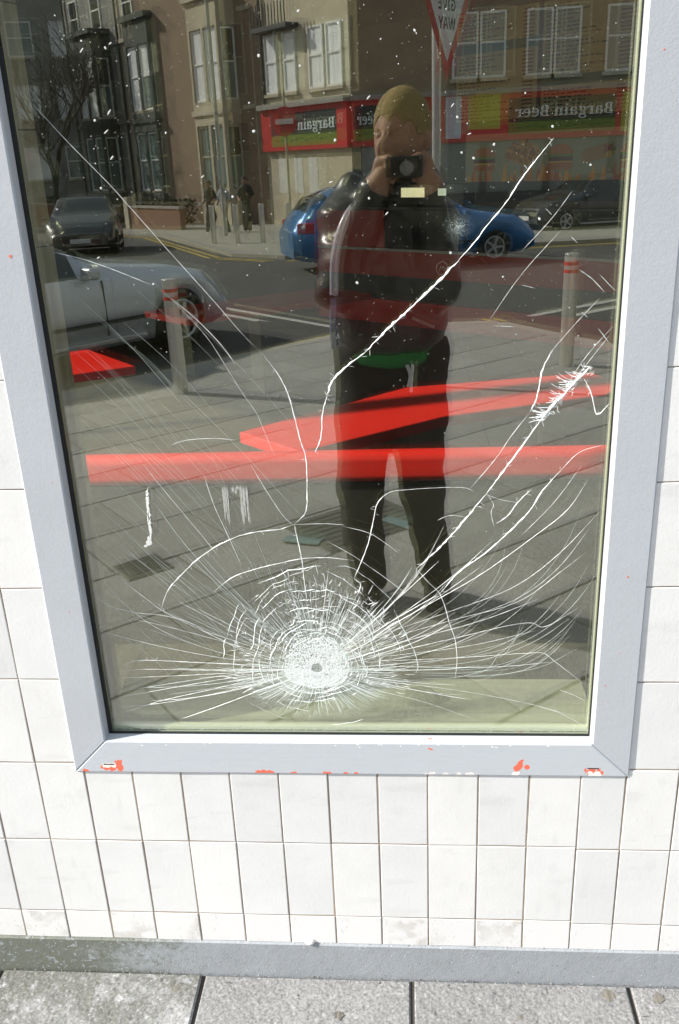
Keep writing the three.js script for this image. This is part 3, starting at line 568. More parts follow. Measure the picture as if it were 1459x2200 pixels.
// grit and a pebble by the plinth
{
  const pm = M('pale_pebble', [0.72, 0.7, 0.66], 0.8);
  const rock = (r, s) => { const g = new THREE.IcosahedronGeometry(r, 2), p = g.attributes.position; for (let i = 0; i < p.count; i++) { const k = 1 + 0.5 * (vnoise(p.getX(i) / r * 1.3 + 5, p.getY(i) / r * 1.3 + p.getZ(i) / r + 5, 64, s) - 0.5); p.setXYZ(i, p.getX(i) * k * 1.25, p.getY(i) * k * 0.75, p.getZ(i) * k * 0.9); } g.computeVertexNormals(); return g; };
  const o = mesh('pebble', rock(0.0095, 7), pm); o.position.set(-0.2305, 0.0965 + 0.0055, 0.001); tag(o, 'white pebble lying on the ledge of the grey plinth', 'pebble');
}

{ // grit, crumbs of glass and leaf bits gathered along the foot of the plinth
  const T = new TB(), L = new TB();
  const bit = (B, x, y, z, r) => { const a = rnd() * 6, p = [0, 1, 2].map((k) => [x + r * rr(0.6, 1.2) * Math.cos(a + k * 2.1), y, z + r * rr(0.6, 1.2) * Math.sin(a + k * 2.1)]), t = [x, y + r * rr(0.5, 1.1), z]; for (let k = 0; k < 3; k++) B.tri(t, p[(k + 1) % 3], p[k]); };
  for (let k = 0; k < 520; k++) { const near = rnd() < 0.7; bit(rnd() < 0.6 ? T : L, rr(-1.1, 0.9), 0.0005, near ? 0.0045 + 0.02 * Math.pow(rnd(), 2.5) : rr(0.01, 0.35), rr(0.0006, 0.0021)); }
  for (let k = 0; k < 70; k++) bit(rnd() < 0.5 ? T : L, rr(-1.0, 0.8), PLY + 0.0002, rr(0.0008, 0.0026), rr(0.0006, 0.0016));
  tag(mesh('dark_grit', T.geo(), M('dark_grit', [0.09, 0.075, 0.055], 0.9)), 'dark grit and leaf bits gathered along the foot of the plinth', 'grit', null, 'stuff');
  tag(mesh('pale_grit', L.geo(), M('pale_grit', [0.6, 0.58, 0.53], 0.8)), 'pale grit and crumbs of glass along the foot of the plinth', 'grit', null, 'stuff');
}

// ------------------------------------------------------------------ inside the shop
const FLOOR = [[-1.25, -0.09], [4.2, -0.09], [4.2, -13], [-9, -13], [-9, -7.95]];
{
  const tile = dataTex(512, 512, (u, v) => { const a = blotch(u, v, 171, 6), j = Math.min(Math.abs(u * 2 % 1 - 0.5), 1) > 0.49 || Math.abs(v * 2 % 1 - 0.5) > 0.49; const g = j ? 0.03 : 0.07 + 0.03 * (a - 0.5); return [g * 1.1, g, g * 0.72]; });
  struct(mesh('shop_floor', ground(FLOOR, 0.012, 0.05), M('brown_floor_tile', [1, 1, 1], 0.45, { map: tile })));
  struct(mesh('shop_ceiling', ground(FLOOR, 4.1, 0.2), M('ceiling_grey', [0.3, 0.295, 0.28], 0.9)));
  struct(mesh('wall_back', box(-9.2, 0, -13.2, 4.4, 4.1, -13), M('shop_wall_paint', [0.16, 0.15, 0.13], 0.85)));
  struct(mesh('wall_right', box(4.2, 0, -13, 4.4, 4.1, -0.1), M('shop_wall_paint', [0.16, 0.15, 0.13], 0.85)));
  struct(mesh('wall_far_left', box(-9.2, 0, -13, -9, 5.6, -7.9), MAT.plaster));
  // glazed side wall on the skew, facing the sun
  const w = thing('side_shopfront', 'glazed grey framed side front of the shop facing the road', 'shopfront', [-1.25, 0, -0.1], 135 * Math.PI / 180);
  mesh('sill_wall', box(0, 0, 0, 10.96, 0.5, 0.12), MAT.plaster, w); mesh('head_wall', box(0, 3.7, 0, 10.96, 5.6, 0.12), MAT.plaster, w);
  const gm = new THREE.MeshPhysicalMaterial({ roughness: 0, transmission: 1, thickness: 0, ior: 1.5, side: THREE.DoubleSide }); gm.name = 'side_glass';
  for (let k = 0; k < 5; k++) {
    const x = k * 2.36; mesh('mullion', box(x, 0.5, 0.01, x + 0.07, 3.7, 0.09), MAT.frame, w);
    if (k < 4) {
      const hi = k < 1 ? 3.2 : 2.08, p = mesh('glass_pane', new THREE.PlaneGeometry(2.29, hi), gm, w); p.position.set(x + 0.07 + 1.145, 0.5 + hi / 2, 0.05);
      if (k > 0) { mesh('added_shade_panel', box(x + 0.072, 2.622, 0.02, x + 2.358, 3.698, 0.05), MAT.darkred, w); mesh('transom', box(x + 0.07, 2.55, 0.02, x + 2.36, 2.62, 0.045), MAT.frame, w); }  // unseen opaque panels added above the transom to keep sun off the farthest table
    }
  }
  mesh('mullion', box(1.62, 0.5, 0.01, 1.76, 3.7, 0.09), MAT.frame, w);
  mesh('pier', box(9.51, 0.5, 0, 10.96, 3.7, 0.12), MAT.plaster, w);
}
// red topped tables
const legM = M('grey_brown_leg', [0.2, 0.19, 0.165], 0.5);
function redTable(poly, y, label, legs, group) {
  const s = new THREE.Shape(poly.map(([x, z]) => new THREE.Vector2(x, -z)));
  const g = new THREE.ExtrudeGeometry(s, { depth: 0.034, bevelEnabled: true, bevelThickness: 0.006, bevelSize: 0.006, bevelOffset: -0.006, bevelSegments: 2 });
  g.rotateX(-Math.PI / 2); g.translate(0, y - 0.04, 0);
  const t = thing('red_table', label, 'table', [0, 0, 0], 0, group);
  mesh('table_top', g, MAT.red, t);
  for (const [x, z, w] of legs) { mesh('leg', at(rbox(w, y - 0.06, w, 0.008), x, (y - 0.046) / 2 + 0.006, z), legM, t); mesh('foot', at(rbox(w * 3, 0.02, w * 3, 0.006), x, 0.0225, z), legM, t); }
  return t;
}
redTable([[-0.632, -1.743], [-0.374, -1.488], [0.152, -1.907], [0.819, -2.184], [0.9, -2.3], [0.89, -2.43], [0.827, -2.571], [-0.005, -2.377]].reverse(), 0.75, 'bent red laminate table nearest the window, sunlit', [[0.62, -2.32, 0.1], [-0.25, -1.85, 0.1]]);
{
  const quadAt = (c, d1, l1, d2, l2) => [c, [c[0] + d1[0] * l1, c[1] + d1[1] * l1], [c[0] + d1[0] * l1 + d2[0] * l2, c[1] + d1[1] * l1 + d2[1] * l2], [c[0] + d2[0] * l2, c[1] + d2[1] * l2]];
  redTable(quadAt([-1.385, -2.968], [-0.65, -0.76], 0.62, [-0.86, 0.51], 0.9), 0.75, 'red table at the left, its corner showing beside the window reveal', [[-1.95, -3.0, 0.09]]);
  redTable(quadAt([-1.44, -4.37], [0.79, -0.61], 1.5, [-0.69, -0.72], 0.57), 0.75, 'farthest red table, in the shade behind the others', [[-1.1, -5.05, 0.09]]);
}
{ // booth seat back across the window
  const t = thing('booth_back', 'low booth back with a rounded red rail running across behind the window', 'seat back', [-0.1, 0, -1.45]);
  mesh('padded_rail', rbox(4.2, 0.111, 0.07, 0.032, 4).translate(0, 0.7075, 0), MAT.red, t);
  mesh('back_panel', rbox(4.18, 0.63, 0.03, 0.004).translate(0, 0.33, -0.005), M('dark_brown_panel', [0.035, 0.032, 0.027], 0.45), t);
}
{ // tiled pier inside, left of the window
  const t = thing('tiled_pier', 'cream tiled pier just inside the window on its left', 'pier', [-1.237, 0.012, -0.162], -0.45);
  const L = 0.775;
  mesh('core', box(-0.06, 0, -L + 0.003, -0.004, 3.88, -0.003), MAT.grout, t);
  for (let k = 0; k < 14; k++) { const y0 = 0.145 + (k - 1) * 0.272 + 0.002, y1 = y0 + 0.268; if (y1 < 0.02 || y1 > 3.9) continue; mesh('tile', box(-0.0035, Math.max(0.003, y0), -L, 0, y1, -0.0035), MAT.cream, t); mesh('tile', box(-0.06, Math.max(0.003, y0), -L - 0.003, -0.0005, y1, -L + 0.0005), MAT.cream, t); }
}
{ // serving counter
  const t = thing('serving_counter', 'long red and black serving counter at the back of the shop', 'counter', [-0.977, 0.012, -8.888], -0.704);
  mesh('carcass', box(0, 0, -0.75, 6.6, 1.16, -0.06), MAT.black, t);
  mesh('end_panel', box(-0.03, 0, -0.76, -0.002, 1.16, 0.02), MAT.darkred, t);
  mesh('upper_panel', box(0, 0.78, -0.058, 1.0, 1.16, 0), MAT.darkred, t);
  mesh('display_glass', box(1.002, 0.78, -0.058, 6.6, 1.16, -0.004), M('black_display_glass', [0.01, 0.011, 0.012], 0.08), t);
  mesh('trim', box(0, 0.755, -0.058, 6.6, 0.778, 0.008), MAT.darksteel, t);
  mesh('middle_panel', box(0, 0.5, -0.058, 6.6, 0.753, 0), MAT.darkred, t);
  mesh('kick_panel', box(0, 0, -0.058, 6.6, 0.25, 0.004), MAT.red, t);
  mesh('worktop', rbox(6.68, 0.035, 0.86, 0.008).translate(3.3, 1.18, -0.36), MAT.black, t);
  // till display on the counter
  const d = thing('till_display', 'black till unit with a cream lit price display on the counter', 'till', [-0.977 + 0.763 * 1.5, 1.21, -8.888 + 0.648 * 1.5], -0.704);
  mesh('housing', rbox(0.86, 0.21, 0.18, 0.015).translate(0.08, 0.105, -0.1), MAT.black, d);
  const em = M('lit_display_screen', [0.5, 0.48, 0.38], 0.4); em.emissive = lin(0.62, 0.58, 0.42);
  mesh('display_screen', box(-0.27, 0.085, -0.009, 0.03, 0.175, -0.006), em, d); const em2 = em.clone(); em2.emissive = lin(0.4, 0.46, 0.42); mesh('small_display_screen', box(0.2, 0.1, -0.009, 0.3, 0.165, -0.006), em2, d);
  // panelled wall behind the counter, printed food strip, menu boards
  const bw = thing('kitchen_wall', 'grey wall behind the counter carrying the menu boards', 'wall', [-0.977 + 0.648 * 2.4, 0.012, -8.888 - 0.763 * 2.4], -0.704);
  mesh('wall_panel', box(-3.4, 0, -0.1, 7, 3.24, 0), M('grey_wall_panel', [0.2, 0.2, 0.185], 0.7, { map: rep(texStone, 0.8) }), bw);
  const food = canvasTex(1536, 192, (c, W, H) => {
    c.fillStyle = '#9fa39a'; c.fillRect(0, 0, W, H);
    for (let i = 0; i < 90; i++) { const x = hash(i, 1, 5) * W, h = 30 + 50 * hash(i, 2, 5); c.fillStyle = ['#d88a2a', '#e8ac3a', '#b8661e'][i % 3]; c.beginPath(); c.moveTo(x - 10, H); c.quadraticCurveTo(x - 12, H - h * 0.5, x + 3, H - h); c.quadraticCurveTo(x + 4, H - h * 0.4, x + 12, H); c.fill(); }
    const blob = (x, y, rx, ry, cols, s, n = 46) => { for (let i = 0; i < n; i++) { const a = hash(i, 1, s) * 6.283, r = Math.sqrt(hash(i, 2, s)); c.fillStyle = cols[Math.floor(hash(i, 3, s) * cols.length)]; c.beginPath(); c.ellipse(x + r * rx * Math.cos(a), y + r * ry * Math.sin(a), 6 + 12 * hash(i, 4, s), 5 + 9 * hash(i, 5, s), a, 0, 7); c.fill(); } };
    const burger = (x, s) => { c.fillStyle = '#c07a2c'; c.beginPath(); c.ellipse(x, 92, 58, 40, 0, Math.PI, 0); c.fill(); c.fillStyle = '#6f9a3a'; c.fillRect(x - 58, 92, 116, 9); c.fillStyle = '#5e2c14'; c.fillRect(x - 56, 101, 112, 16); c.fillStyle = '#e0b040'; c.fillRect(x - 52, 117, 104, 6); c.fillStyle = '#b86e26'; c.beginPath(); c.roundRect(x - 56, 123, 112, 26, 10); c.fill(); };
    const wrap = (x, y, a) => { c.save(); c.translate(x, y); c.rotate(a); c.fillStyle = '#a8824a'; c.beginPath(); c.roundRect(-70, -26, 140, 52, 24); c.fill(); c.restore(); blob(x + 60 * Math.cos(a), y + 60 * Math.sin(a), 18, 20, ['#6d7a2c', '#93402a', '#c8b070'], 31, 22); };
    burger(100, 1); blob(290, 80, 76, 42, ['#b87a2a', '#94601c', '#cf9a44'], 3, 90); burger(480, 2); wrap(640, 92, -0.2); burger(800, 4); blob(980, 74, 76, 40, ['#6a6a22', '#8a5a20', '#4c4a18'], 8); wrap(1160, 84, -0.6); blob(1390, 72, 88, 52, ['#b87426', '#9a5c18', '#d09440'], 9, 120);
  });
  const fp = mesh('food_strip_added_glow', new THREE.PlaneGeometry(4.3, 0.54), M('food_print_added_glow', null, 0.5, { map: food, emissiveMap: food, emissive: lin(0.075, 0.068, 0.052) }), bw); fp.position.set(2.4, 1.6, 0.006); fp.userData.label = 'printed strip of burgers, wraps and fried chicken over flames';  // weak glow added to the print to lift it in the dim interior
  const board = (n, heads) => canvasTex(512, 512, (c, W, H) => {
    c.fillStyle = '#b9a678'; c.fillRect(0, 0, W, H);
    let y = 14, i = 0;
    while (y < H - 8) {
      const hd = heads.find((q) => Math.abs(q[0] - y) < 10);
      if (hd) { c.fillStyle = '#1d5a66'; c.fillRect(0, y - 6, W, 44); c.fillStyle = hd[1] ? '#c0392b' : '#0d3b44'; if (hd[1]) { c.font = 'bold 40px sans-serif'; c.fillText(hd[1], 150, y + 31); } y += 54; continue; }
      let x = 16; const end = 120 + 240 * hash(i, n, 3); c.fillStyle = i % 4 === 0 ? '#7a1f16' : '#2c2418'; // lines of menu print too small to read
      while (x < end) { const w = 9 + 32 * hash(i, Math.round(x), n); c.fillRect(x, y + (hash(i, Math.round(x), 2) > 0.5 ? 1 : 0), w, 7); x += w + 8; }
      c.fillStyle = '#7a1f16'; c.fillRect(W - 92, y, 66, 7); y += 17; i++;
    }
  });
  const specs = [[1, [[150, null]]], [2, [[330, null]]], [3, [[370, null]]], [4, [[440, 'DESSERTS']]], [5, [[260, null]]]];
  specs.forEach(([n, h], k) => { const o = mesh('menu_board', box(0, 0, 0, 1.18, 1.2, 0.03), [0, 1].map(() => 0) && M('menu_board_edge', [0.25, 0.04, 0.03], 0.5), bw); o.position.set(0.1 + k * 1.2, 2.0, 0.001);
    const bt = board(n, h), f = mesh('menu_face_added_glow', new THREE.PlaneGeometry(1.14, 1.16), M('menu_print_added_glow', null, 0.55, { map: bt, emissiveMap: bt, emissive: lin(0.04, 0.037, 0.03) }), o); f.position.set(0.59, 0.6, 0.033); });  // menu print given an added glow of its own, no lamp behind it
}

// ------------------------------------------------------------------ the photographer, seen in the glass
const skinM = M('skin', [0.3, 0.165, 0.11], 0.6), hairM = M('short_fair_hair', [0.22, 0.16, 0.06], 0.85);
{
  const p = thing('person', 'person in a glossy dark jacket and dark trousers holding a small camera to the face', 'person', [-0.04, 0, 1.72]);
  const X = 0.04, Z = -1.72; // parts below are laid out in the place's own metres and moved to the figure's base
  const part = (name, g, m, par = p) => mesh(name, g.translate(X, 0, Z), m, par);
  const legs = [[[-0.155, 0.98, 1.73, 0.1], [-0.19, 0.52, 1.71, 0.066], [-0.17, 0.1, 1.75, 0.045]], [[0.035, 0.98, 1.73, 0.1], [0.05, 0.52, 1.7, 0.066], [0.1, 0.1, 1.77, 0.045]]];
  const armL = [[-0.22, 1.49, 1.7, 0.06], [-0.235, 1.27, 1.6, 0.05], [-0.1, 1.585, 1.54, 0.036], [-0.07, 1.64, 1.5, 0.03]], armR = [[0.11, 1.49, 1.7, 0.06], [0.11, 1.27, 1.6, 0.05], [0.08, 1.59, 1.54, 0.036], [0.062, 1.645, 1.5, 0.03]];
  const torso = [[-0.05, 1.5, 1.71, 0.12, 1.2], [-0.05, 1.25, 1.71, 0.13, 1.2], [-0.055, 1.0, 1.72, 0.13, 1.2]];
  const body = bodyField([...legs, armL, armR, torso, [[-0.18, 1.48, 1.71, 0.08], [0.09, 1.48, 1.71, 0.08]], [[-0.02, 1.48, 1.69, 0.06], [0, 1.62, 1.65, 0.055]]], 0.05);
  const bg = nets(body, [-0.42, -0.02, 1.4], [0.34, 1.7, 1.98], 0.014);
  // head on its own finer grid
  const head = (x, y, z) => {
    const q = (cx, cy, cz, rx, ry, rz) => (Math.sqrt(((x - cx) / rx) ** 2 + ((y - cy) / ry) ** 2 + ((z - cz) / rz) ** 2) - 1) * Math.min(rx, ry, rz);
    const u = (a, b, k) => { const h = clamp(0.5 + 0.5 * (b - a) / k); return lerp(b, a, h) - k * h * (1 - h); };
    let d = u(q(0, 1.78, 1.625, 0.083, 0.112, 0.1), q(0, 1.7, 1.59, 0.062, 0.085, 0.075), 0.04);
    d = u(d, q(0, 1.715, 1.505, 0.016, 0.03, 0.026), 0.02); d = u(d, q(0, 1.668, 1.522, 0.028, 0.012, 0.012), 0.015); d = u(d, q(0, 1.632, 1.535, 0.026, 0.02, 0.022), 0.02);
    for (const s of [-1, 1]) { d = u(d, q(s * 0.085, 1.735, 1.64, 0.012, 0.034, 0.022), 0.01); const e = q(s * 0.033, 1.755, 1.526, 0.018, 0.011, 0.014); const h = clamp(0.5 - 0.5 * (d + e) / 0.012); d = lerp(d, -e, h) + 0.012 * h * (1 - h); d = u(d, q(s * 0.033, 1.752, 1.54, 0.013, 0.013, 0.013), 0.003); }
    return u(d, bodyField([[[-0.005, 1.5, 1.68, 0.056], [0, 1.66, 1.645, 0.055]]])(x, y, z), 0.02);
  };
  const th = 0.55, ct = Math.cos(th), st = Math.sin(th), turned = (f) => (x, y, z) => f(x * ct - (z - 1.635) * st, y, 1.635 + x * st + (z - 1.635) * ct);
  const hg = nets(turned(head), [-0.16, 1.5, 1.44], [0.16, 1.92, 1.78], 0.006);
  // hands: palm and five fingers closed round the camera
  const hand = (s, hx, hy, hz) => {
    const ch = [[[hx + s * 0.01, hy - 0.02, hz + 0.012, 0.026], [hx, hy + 0.022, hz, 0.024]]];
    const tips = [[0.034, 0.02], [0.044, 0.006], [0.042, -0.008], [0.034, -0.02]];
    tips.forEach(([l, o], i) => ch.push([[hx - s * 0.004, hy + o + 0.012, hz - 0.012, 0.0095], [hx - s * (0.004 + l * 0.45), hy + o + 0.016, hz - 0.03, 0.0088], [hx - s * (0.006 + l), hy + o + 0.012, hz - 0.034, 0.0075]]));
    ch.push([[hx + s * 0.002, hy - 0.012, hz + 0.012, 0.012], [hx - s * 0.016, hy - 0.028, hz + 0.008, 0.0105], [hx - s * 0.036, hy - 0.034, hz - 0.006, 0.009]]);
    return nets(bodyField(ch, 0.008), [hx - 0.09, hy - 0.07, hz - 0.07], [hx + 0.09, hy + 0.07, hz + 0.06], 0.0045);
  };
  part('body', merge([bg, hg, hand(-1, -0.072, 1.652, 1.515), hand(1, 0.066, 1.655, 1.515)]), skinM);
  const hair = (x, y, z) => { const n = 0.003 * (vnoise(x * 400 + 50, y * 400 + z * 300, 1024, 3) - 0.5); return Math.max((Math.sqrt(((x) / 0.0895) ** 2 + ((y - 1.784) / 0.1165) ** 2 + ((z - 1.63) / 0.1065) ** 2) - 1) * 0.09 + n, -(y - 1.735 - (1.65 - z) * 0.55 - 0.012 * Math.sin(x * 120 + z * 60))); };
  part('hair', nets(turned(hair), [-0.125, 1.58, 1.48], [0.125, 1.93, 1.78], 0.006), hairM);
  // jacket with folds, its collar up, sleeves raised
  const jf = bodyField([[[-0.055, 1.45, 1.72, 0.175, 1.25], [-0.055, 1.28, 1.71, 0.18, 1.15], [-0.055, 1.17, 1.72, 0.19, 1.15]], [[-0.055, 1.17, 1.72, 0.19, 1.15], [-0.055, 1.1, 1.72, 0.19, 1.15]], [[-0.18, 1.5, 1.72, 0.08], [0.07, 1.5, 1.72, 0.08]], [[-0.185, 1.6, 1.77, 0.05], [-0.235, 1.5, 1.77, 0.075]],
    armL.slice(0, 3).map((q, i) => [q[0], q[1], q[2], [0.075, 0.066, 0.05][i]]), armR.slice(0, 3).map((q, i) => [q[0], q[1], q[2], [0.072, 0.064, 0.05][i]]), [[-0.07, 1.6, 1.67, 0.055], [0.0, 1.6, 1.6, 0.045], [0.06, 1.6, 1.67, 0.055], [0, 1.6, 1.73, 0.06], [-0.07, 1.6, 1.67, 0.055]]], 0.05);
  const jacket = (x, y, z) => Math.max(jf(x, y, z) + 0.03 * (fbm(x * 8 + 40, y * 17 + z * 7 + x * 9, 512, 8, 4) - 0.45), 1.048 + 0.03 * (x + 0.04) - y, y - 1.655, Math.hypot(x, z - 1.645) < 0.08 && y > 1.58 ? 0.02 : -1);
  const jm = M('glossy_black_jacket', [0.012, 0.012, 0.014], 0.34, { physical: true, clearcoat: 0.2, clearcoatRoughness: 0.3 });
  part('jacket', nets(jacket, [-0.42, 1.0, 1.4], [0.34, 1.7, 2.02], 0.0135), jm);
  // silver strap and reflective stripe down the left side of the jacket
  const strap = tubePath([[-0.12, 1.585, 1.585], [-0.19, 1.51, 1.53], [-0.228, 1.4, 1.505], [-0.24, 1.27, 1.53]], 0.016, 10, 24); part('shoulder_strap', strap, M('silver_nylon', [0.42, 0.4, 0.48], 0.3, { physical: true, clearcoat: 0.5 }));
  part('side_stripe', tubePath([[-0.242, 1.26, 1.535], [-0.25, 1.17, 1.56], [-0.252, 1.075, 1.6]], 0.013, 10, 14), M('blue_grey_nylon', [0.16, 0.18, 0.3], 0.25, { physical: true, clearcoat: 0.6 }));
  // printed wordmark low on the jacket front, and a round badge
  const word = canvasTex(512, 64, (c, W, H) => { c.fillStyle = '#101012'; c.fillRect(0, 0, W, H); c.fillStyle = '#b9b4b4'; c.font = 'bold 52px sans-serif'; c.fillText('BALENCIAGA', 20, 50); });
  const cloth = (x, y) => { for (let z = 1.42; z < 1.8; z += 0.002) if (jacket(x, y, z) < 0) return z - 0.004; return 1.6; }; // front surface of the jacket
  const onCloth = (x0, y0, ux, uy, w, h, n, k) => { const T = new TB(), P = (i, j) => { const u = i / n, v = j / k, x = x0 + u * w * ux + v * h * uy, y = y0 + u * w * uy + v * h * -ux; return [x, y, cloth(x, y)]; }; for (let i = 0; i < n; i++) for (let j = 0; j < k; j++) T.quad(P(i, j), P(i + 1, j), P(i + 1, j + 1), P(i, j + 1), [[i / n, j / k], [(i + 1) / n, j / k], [(i + 1) / n, (j + 1) / k], [i / n, (j + 1) / k]]); return T.geo(); };
  part('wordmark', onCloth(0.098, 1.125, -0.87, 0.49, 0.14, 0.019, 18, 2), M('printed_wordmark', null, 0.6, { map: word }));
  const bd = canvasTex(128, 128, (c) => { c.fillStyle = '#101012'; c.fillRect(0, 0, 128, 128); c.strokeStyle = '#a8a2a2'; c.lineWidth = 9; c.beginPath(); c.arc(64, 64, 54, 0, 7); c.stroke(); c.beginPath(); c.moveTo(38, 88); c.quadraticCurveTo(46, 34, 64, 62); c.quadraticCurveTo(82, 34, 90, 88); c.stroke(); });
  part('round_badge', onCloth(0.142, 1.318, -1, 0, 0.044, 0.05, 4, 4), M('badge_print', null, 0.6, { map: bd }));
  // green shirt hem, white tie, trousers, shoes
  part('shirt_hem', nets((x, y, z) => Math.max((Math.sqrt(((x + 0.055) / 0.185) ** 2 + ((z - 1.72) / 0.155) ** 2) - 1) * 0.16, y - 1.09, 1.0 + 0.9 * (x + 0.055) ** 2 - y), [-0.3, 0.94, 1.5], [0.2, 1.12, 1.92], 0.012), M('green_shirt', [0.014, 0.16, 0.045], 0.85));
  part('drawstring', merge([tubePath([[0.0, 1.02, 1.545], [0.012, 0.985, 1.535], [0.005, 0.945, 1.538]], 0.007, 6, 12), tubePath([[0.02, 1.02, 1.545], [0.016, 0.98, 1.535], [0.014, 0.925, 1.54]], 0.006, 6, 12)]), M('white_cord', [0.6, 0.6, 0.62], 0.8));
  const tf = bodyField([[[-0.14, 1.03, 1.73, 0.125, 1.05], [-0.158, 0.78, 1.72, 0.108], [-0.186, 0.5, 1.71, 0.088], [-0.182, 0.3, 1.74, 0.078], [-0.165, 0.09, 1.76, 0.072]], [[0.03, 1.03, 1.73, 0.125, 1.05], [0.035, 0.78, 1.72, 0.108], [0.05, 0.5, 1.7, 0.082], [0.075, 0.3, 1.74, 0.072], [0.108, 0.09, 1.77, 0.066]], [[-0.13, 1.02, 1.73, 0.13], [0.02, 1.02, 1.73, 0.13]]], 0.03);
  part('trousers', nets((x, y, z) => Math.max(tf(x, y, z) + 0.022 * (fbm(x * 10 + 30, y * 15 + z * 6 + x * 8, 512, 18, 4) - 0.45), 0.06 - y, y - 1.08), [-0.34, 0.02, 1.54], [0.24, 1.12, 1.93], 0.0135), M('dark_trousers', [0.014, 0.015, 0.016], 0.8));
  for (const [fx, fz] of [[-0.168, 1.74], [0.112, 1.755]]) part('shoe', nets((x, y, z) => Math.max(bodyField([[[fx, 0.06, fz + 0.05, 0.045], [fx, 0.045, fz - 0.03, 0.046], [fx - 0.01, 0.035, fz - 0.12, 0.04]], [[fx, 0.09, fz + 0.03, 0.048], [fx, 0.05, fz, 0.046]]], 0.03)(x, y, z), 0.006 - y), [fx - 0.08, -0.01, fz - 0.2], [fx + 0.08, 0.17, fz + 0.14], 0.009), M('black_shoe', [0.016, 0.016, 0.017], 0.35));
  const cam = thing('compact_camera', 'small black compact camera held in front of the face', 'camera', [0, 1.66, 1.487]);
  mesh('camera_body', rbox(0.118, 0.064, 0.034, 0.008), MAT.black, cam); mesh('lens_barrel', at(cyl(0.02, 0.022, 0.006, 24), 0.008, -0.004, -0.019, Math.PI / 2), MAT.darksteel, cam); mesh('viewfinder', rbox(0.016, 0.01, 0.003, 0.001).translate(-0.01, 0.022, -0.018), M('viewfinder_glass', [0.05, 0.05, 0.06], 0.05), cam);
}

// ------------------------------------------------------------------ bollards
const bandM = M('red_reflective_band', [0.62, 0.03, 0.02], 0.4);
const bollM = M('brushed_bollard_steel', [0.72, 0.7, 0.65], 0.36, { metalness: 0.85 });
function bollard(x, z, y0, h, r, bands, label, group) {
  const b = thing('bollard', label, 'bollard', [x, y0, z], 0, group);
  mesh('post', new THREE.LatheGeometry([[0, 0], [r, 0], [r, h - 0.006], [r - 0.006, h], [0, h + 0.002]].map((q) => new THREE.Vector2(...q)), 40), bollM, b);
  for (const y of bands) mesh('red_band', cyl(r + 0.0012, r + 0.0012, 0.026, 40, true).translate(0, y, 0), bandM, b);
}
bollard(-1.8, 5.35, 0, 0.89, 0.057, [0.805, 0.745], 'steel bollard with two red bands near the silver car', 'steel bollards on the near pavement');
bollard(1.33, 5.98, 0, 0.91, 0.057, [0.83, 0.77], 'steel bollard with two red bands on the right of the pavement', 'steel bollards on the near pavement');
[[-5.23, 23.71], [-4.51, 23.33], [-3.79, 23.2], [-3.0, 22.6]].forEach(([x, z], i) => bollard(x, z, gy(z) + 0.08, 1.0, 0.075, [], ['plain steel bollard farthest left on the far pavement', 'plain steel bollard beside the walkers on the far pavement', 'third plain steel bollard on the far pavement', 'plain steel bollard behind the blue car'][i], 'plain bollards across the road'));

// ------------------------------------------------------------------ signs and posts
{
  const s = thing('give_way_sign', 'inverted red bordered triangular give way sign on a grey post', 'sign', [0.3, -0.0, 5.3], 0);
  mesh('post', cyl(0.03, 0.03, 3.1, 20).translate(-0.07, 1.55, 0.06), M('galvanised_post', [0.45, 0.46, 0.45], 0.45, { metalness: 0.5 }), s);
  const face = canvasTex(512, 512, (c, W, H) => { c.fillStyle = '#d9d9d4'; c.fillRect(0, 0, W, H); c.strokeStyle = '#b3241c'; c.lineWidth = 74; c.lineJoin = 'round'; c.beginPath(); c.moveTo(18, 40); c.lineTo(494, 40); c.lineTo(256, 452); c.closePath(); c.stroke(); c.fillStyle = '#14140f'; c.font = 'bold 66px sans-serif'; c.textAlign = 'center'; c.fillText('GIVE', 256, 172); c.fillText('WAY', 256, 246); });
  const tri = [[-0.375, 0.65], [0, 0], [0.375, 0.65]], g = plate(tri, 0.003, 0, -0.003); const uv = g.attributes.uv, ps = g.attributes.position; for (let i = 0; i < uv.count; i++) uv.setXY(i, (ps.getX(i) + 0.39) / 0.78, (ps.getY(i) + 0.09) / 0.78);
  const f = mesh('sign_face', g, M('give_way_print', null, 0.45, { map: face }), s); f.position.set(0.0, 2.15, -0.02); f.rotation.y = Math.PI - 0.98;
}
{
  const s = thing('no_entry_sign', 'round red no entry sign with a white bar on a thin post', 'sign', [-3.6, gy(28) + 0.08, 28], 0);
  mesh('post', cyl(0.038, 0.038, 5.4, 14).translate(0, 2.7, 0), M('yellowish_post', [0.42, 0.38, 0.25], 0.6), s);
  mesh('disc', at(cyl(0.42, 0.42, 0.02, 36), -0.02, 3.25, -0.06, Math.PI / 2, 0.4), M('sign_red', [0.35, 0.03, 0.025], 0.5), s);
  mesh('bar', at(rbox(0.64, 0.15, 0.012, 0.002, 1), -0.02, 3.25, -0.078, 0, 0.4), M('sign_white', [0.5, 0.47, 0.44], 0.5), s);
}
{
  const s = thing('lamp_post', 'tall slim grey lamp post on the far pavement', 'lamp post', [-5.66, gy(27.7) + 0.08, 27.7], 0);
  mesh('column', cyl(0.05, 0.075, 9, 16).translate(0, 4.5, 0), M('lamp_column', [0.42, 0.41, 0.36], 0.5), s); mesh('control_box', rbox(0.17, 0.7, 0.17, 0.03).translate(0, 1.9, 0), M('lamp_column', [0.42, 0.43, 0.42], 0.5), s);
  mesh('bracket_arm', tubePath([[0, 8.95, 0], [0.2, 9.25, -0.2], [0.8, 9.35, -0.8]], 0.035, 8, 14), MAT.darksteel, s); mesh('lantern', rbox(0.5, 0.12, 0.25, 0.05).translate(0.95, 9.33, -0.95), MAT.darksteel, s);
}

